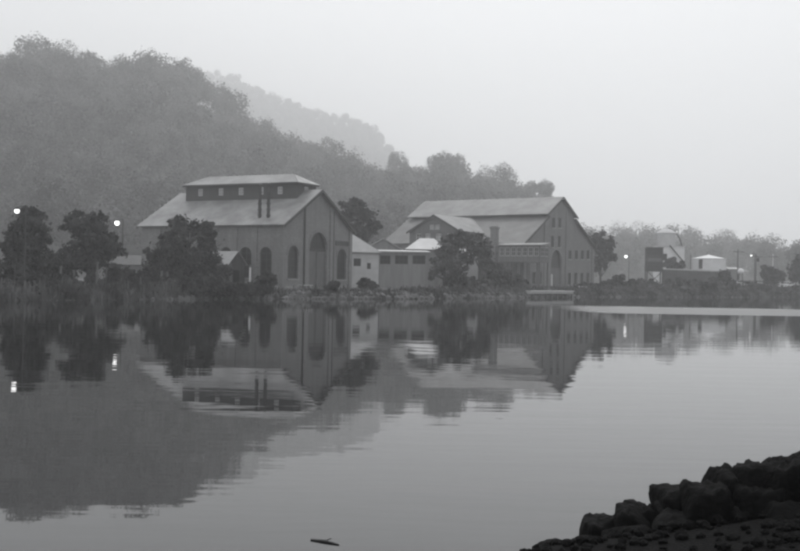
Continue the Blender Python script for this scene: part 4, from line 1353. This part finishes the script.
# parked cars
def car(px, D, rz, label, m, s=1.0):
    p = at(px, 286, D); gz = ground(p.x, D) + .1
    o = thing('parked_car', label, 'car', (p.x, D, gz), rz, 'cars parked on the right bank')
    prof = [(-2.1, .35), (2.1, .35), (2.15, .7), (1.95, .95), (.9, 1.02), (-1.5, 1.02), (-2.1, .9)]
    MB().prism(prof, FX, -.82, .82).build('body', m, o)
    cab = [(-1.6, 1.022), (.85, 1.022), (.35, 1.55), (-1.15, 1.6)]
    cb = MB()
    cb.add([(a, y * (1 if z < 1.1 else .82), z) for y in (-.76, .76) for (a, z) in cab], [(0, 1, 2, 3), (7, 6, 5, 4), (0, 4, 5, 1), (1, 5, 6, 2), (2, 6, 7, 3), (3, 7, 4, 0)])
    cb.build('cabin', m, o)
    for y, sg in ((-.7, -1), (.7, 1)):
        for (a0, a1) in ((-1.25, -.35), (-.25, .5)):
            MB().hexa([(a0, y + sg * .045, 1.1), (a1, y + sg * .045, 1.1), (a1, y + sg * .07, 1.1), (a0, y + sg * .07, 1.1),
                       (a0 + .08, y - sg * .06, 1.45), (a1 - .15, y - sg * .06, 1.45), (a1 - .15, y - sg * .03, 1.45), (a0 + .08, y - sg * .03, 1.45)]).build('side_window', GLASS, o)
    MB().hexa([(.86, -.62, 1.08), (.9, -.62, 1.08), (.9, .62, 1.08), (.86, .62, 1.08), (.42, -.55, 1.48), (.46, -.55, 1.5), (.46, .55, 1.5), (.42, .55, 1.48)]).build('windscreen', GLASS, o)
    for x in (-1.3, 1.35):
        for y in (-.8, .62):
            w = MB().tube((x, y, .33), (x, y + .18, .33), .33, .33, 14).build('wheel', TYRE, o)
            MB().tube((x, y - .01 if y < 0 else y + .181, .33), (x, y if y < 0 else y + .19, .33), .16, .16, 10).build('hub', PALETRIM, w)
    for y in (-.55, .55):
        MB().tube((2.13, y, .72), (2.18, y, .72), .1, .1, 10).build('headlight', GLASSP, o)
    MB().box(2.16, 2.26, -.8, .8, .38, .52).build('bumper', PALETRIM, o)
car(780.5, 272, R(-62), 'pale car seen nearly end-on beside the rail fence', CARP)
car(790, 276, R(-70), 'pale car parked furthest right on the bank', MATS['pale_trim'])
car(737, 250, R(-60), 'pale car below the white ball tank', MATS['pale_trim'])

# low white jetty wall at the water right of the mill
p0 = at(594, 289, 199); gz = 0
jw = thing('concrete_slip', 'pale concrete slip at the water right of the big mill', 'slip', (p0.x, 199, 0), R(40))
MB().hexa([(0, 0, -1), (4.6, 0, -1), (4.6, 4, -.5), (0, 4, -.5), (0, 0, .55), (4.6, 0, .3), (4.6, 4, 1.9), (0, 4, 1.9)]).build('ramp', CONC, jw)
MB().box(-.25, -.004, -.2, 4, -1, 1.2).build('kerb', STONE, jw)

# ------------------------------------------------------------------ FOREGROUND STONES
def boulder(name, label, px, top, D, wpx, hgt, dep, seed, group=None, tilt=0, shape='block'):
    p = at(px, top, D)
    sx = wpx * D / F / 2
    b = bmesh.new()
    bmesh.ops.create_cube(b, size=2.0)
    bmesh.ops.subdivide_edges(b, edges=b.edges, cuts=11, use_grid_fill=True)
    g = random.Random(seed)
    ph = [g.uniform(0, 6.28) for _ in range(12)]
    cdir = [Vector((g.gauss(0, 1), g.gauss(0, 1), g.gauss(0, .7))).normalized() for _ in range(12)]
    ccut = [g.uniform(.92, 1.25) if shape == 'block' else g.uniform(.76, 1.02) for _ in range(12)]
    pw_ = 7.0 if shape == 'block' else 3.4
    for v in b.verts:
        q = v.co
        l = (abs(q.x) ** pw_ + abs(q.y) ** pw_ + abs(q.z) ** pw_) ** (1 / pw_)
        q = q / l
        nse = (math.sin(q.x * 3.1 + ph[0]) * math.sin(q.y * 2.7 + ph[1]) + math.sin(q.z * 3.7 + ph[2] + q.x * 2)) * .06 \
            + (math.sin(q.x * 8 + ph[3]) * math.sin(q.z * 9 + ph[4]) + math.sin(q.y * 9 + ph[5]) * math.sin(q.x * 11 + ph[6])) * .035 \
            + math.sin(q.x * 21 + ph[7]) * math.sin(q.y * 19 + ph[8]) * math.sin(q.z * 23 + ph[9]) * .03
        f_ = mnoise.noise(Vector((q.x * 3.3 + ph[0], q.y * 3.3 + ph[1], q.z * 3.3 + ph[2]))) * .11 + mnoise.noise(Vector((q.x * 8 + ph[3], q.y * 8, q.z * 8 + ph[4]))) * .05
        q = q * (1 + nse * .6 + f_)
        for d_, k_c in zip(cdir, ccut):
            e_ = q.dot(d_)
            if e_ > k_c: q = q - d_ * (e_ - k_c) * .9
        v.co = Vector((q.x * sx, q.y * dep / 2, q.z * hgt / 2))
    mx_ = max(v.co.z for v in b.verts)
    for v in b.verts: v.co.z -= mx_
    me = bpy.data.meshes.new(name); b.to_mesh(me); b.free()
    me.materials.append(ROCKD)
    me.polygons.foreach_set('use_smooth', [True] * len(me.polygons))
    o = link(name, me, None, p)
    o.rotation_euler = (0, tilt, g.uniform(-.15, .15))
    return tag(o, label, 'stone', group or 'black stones of the near bank')
for i, (px, top, D, wpx, h, dep, lab, tilt, sh_) in enumerate([
    (560, 542, 8.75, 56, .25, .5, 'flattest black stone at the left foot of the near stone pile', -.05, 'round'),
    (600, 516, 8.6, 40, .45, .5, 'square black block at the left end of the near stone pile', -.06, 'block'),
    (632, 503, 8.5, 36, .5, .5, 'second black block from the left, one step up the pile', -.05, 'block'),
    (655, 504, 8.5, 40, .6, .5, 'low black stone filling the notch right of the second block', 0, 'round'),
    (686, 485, 8.35, 62, .6, .6, 'long black stone below the tall square block', -.08, 'block'),
    (662, 499, 8.3, 30, .5, .5, 'rounded black stone left of the long stone', -.5, 'round'),
    (727, 465.5, 8.25, 32, .62, .45, 'tall square black block with a sharp left corner', .04, 'block'),
    (750, 463, 8.15, 46, .5, .5, 'sloping black stone right of the tall square block', -.22, 'round'),
    (775, 456.5, 8.1, 52, .75, .6, 'large black stone near the right end of the pile', -.1, 'block'),
    (808, 452, 8.0, 52, .8, .6, 'highest black stone, cut by the right edge of the picture', -.06, 'round'),
    (758, 482, 8.0, 46, .6, .5, 'black stone just right of the gap in the pile', 0, 'block'),
    (706, 482, 8.0, 46, .6, .5, 'black stone just left of the gap in the pile', 0, 'block'),
    (732, 503, 7.95, 60, .5, .6, 'black stone under the gap in the pile', 0, 'round'),
    (640, 522, 8.2, 70, .5, .6, 'broad black stone in front of the second block', 0, 'round'),
    (690, 512, 7.95, 70, .5, .6, 'broad black stone in front of the long stone', .05, 'block'),
    (788, 500, 7.7, 70, .5, .6, 'broad black stone at the lower right of the pile', -.05, 'round'),
    (600, 536, 8.4, 60, .4, .5, 'low black stone at the bottom edge below the square block', 0, 'round'),
    (835, 455, 7.9, 60, .8, .7, 'black stone beyond the highest stone, outside the right edge', 0, 'block')]):
    boulder('stone', lab, px, top, D, wpx, h, dep, 300 + i, tilt=tilt, shape=sh_)
mb = MB()
for i in range(700):
    x = random.uniform(.6, 4.6); y = random.uniform(6.2, 8.5)
    q = random.uniform(.02, .06)
    mb.add(*rock_geo((x, y, near_ground(x, y) + q * .2), q, q, q * .7, 900 + i, 1))
tag(mb.build('near_rubble', NEARG, fix=False), 'small dark rubble between the near stones', 'rubble', kind='stuff')

# floating twig
p = at(325, 539.5, 8.9)
tw = MB()
d0 = at(311, 537, 9.0); d1 = at(339, 542.5, 8.85)
d0.z = .004; d1.z = .004
mid = (d0 + d1) / 2 + Vector((0, .02, .004))
tw.tube(d0, mid, .008, .011, 7); tw.tube(mid, d1, .011, .005, 7)
tw.tube(mid, mid + Vector((.05, .05, .012)), .007, .003, 5)
tag(tw.build('floating_twig', DARKWOOD), 'short dark twig floating on the water at the bottom', 'twig')

# ------------------------------------------------------------------ haze
hm = bpy.data.materials.new('haze_air'); hm.use_nodes = True
n = hm.node_tree; n.nodes.clear()
o_ = n.nodes.new('ShaderNodeOutputMaterial'); pv = n.nodes.new('ShaderNodeVolumePrincipled')
pv.inputs['Color'].default_value = (.975, .98, .985, 1)
pv.inputs['Density'].default_value = 0.00088
pv.inputs['Anisotropy'].default_value = 0.5
n.links.new(pv.outputs[0], o_.inputs['Volume'])
hz_ = MB().box(-840, 960, -90, 2160, -70, 480).build('haze', hm)
tag(hz_, 'thin grey haze filling the valley', 'haze', kind='stuff')
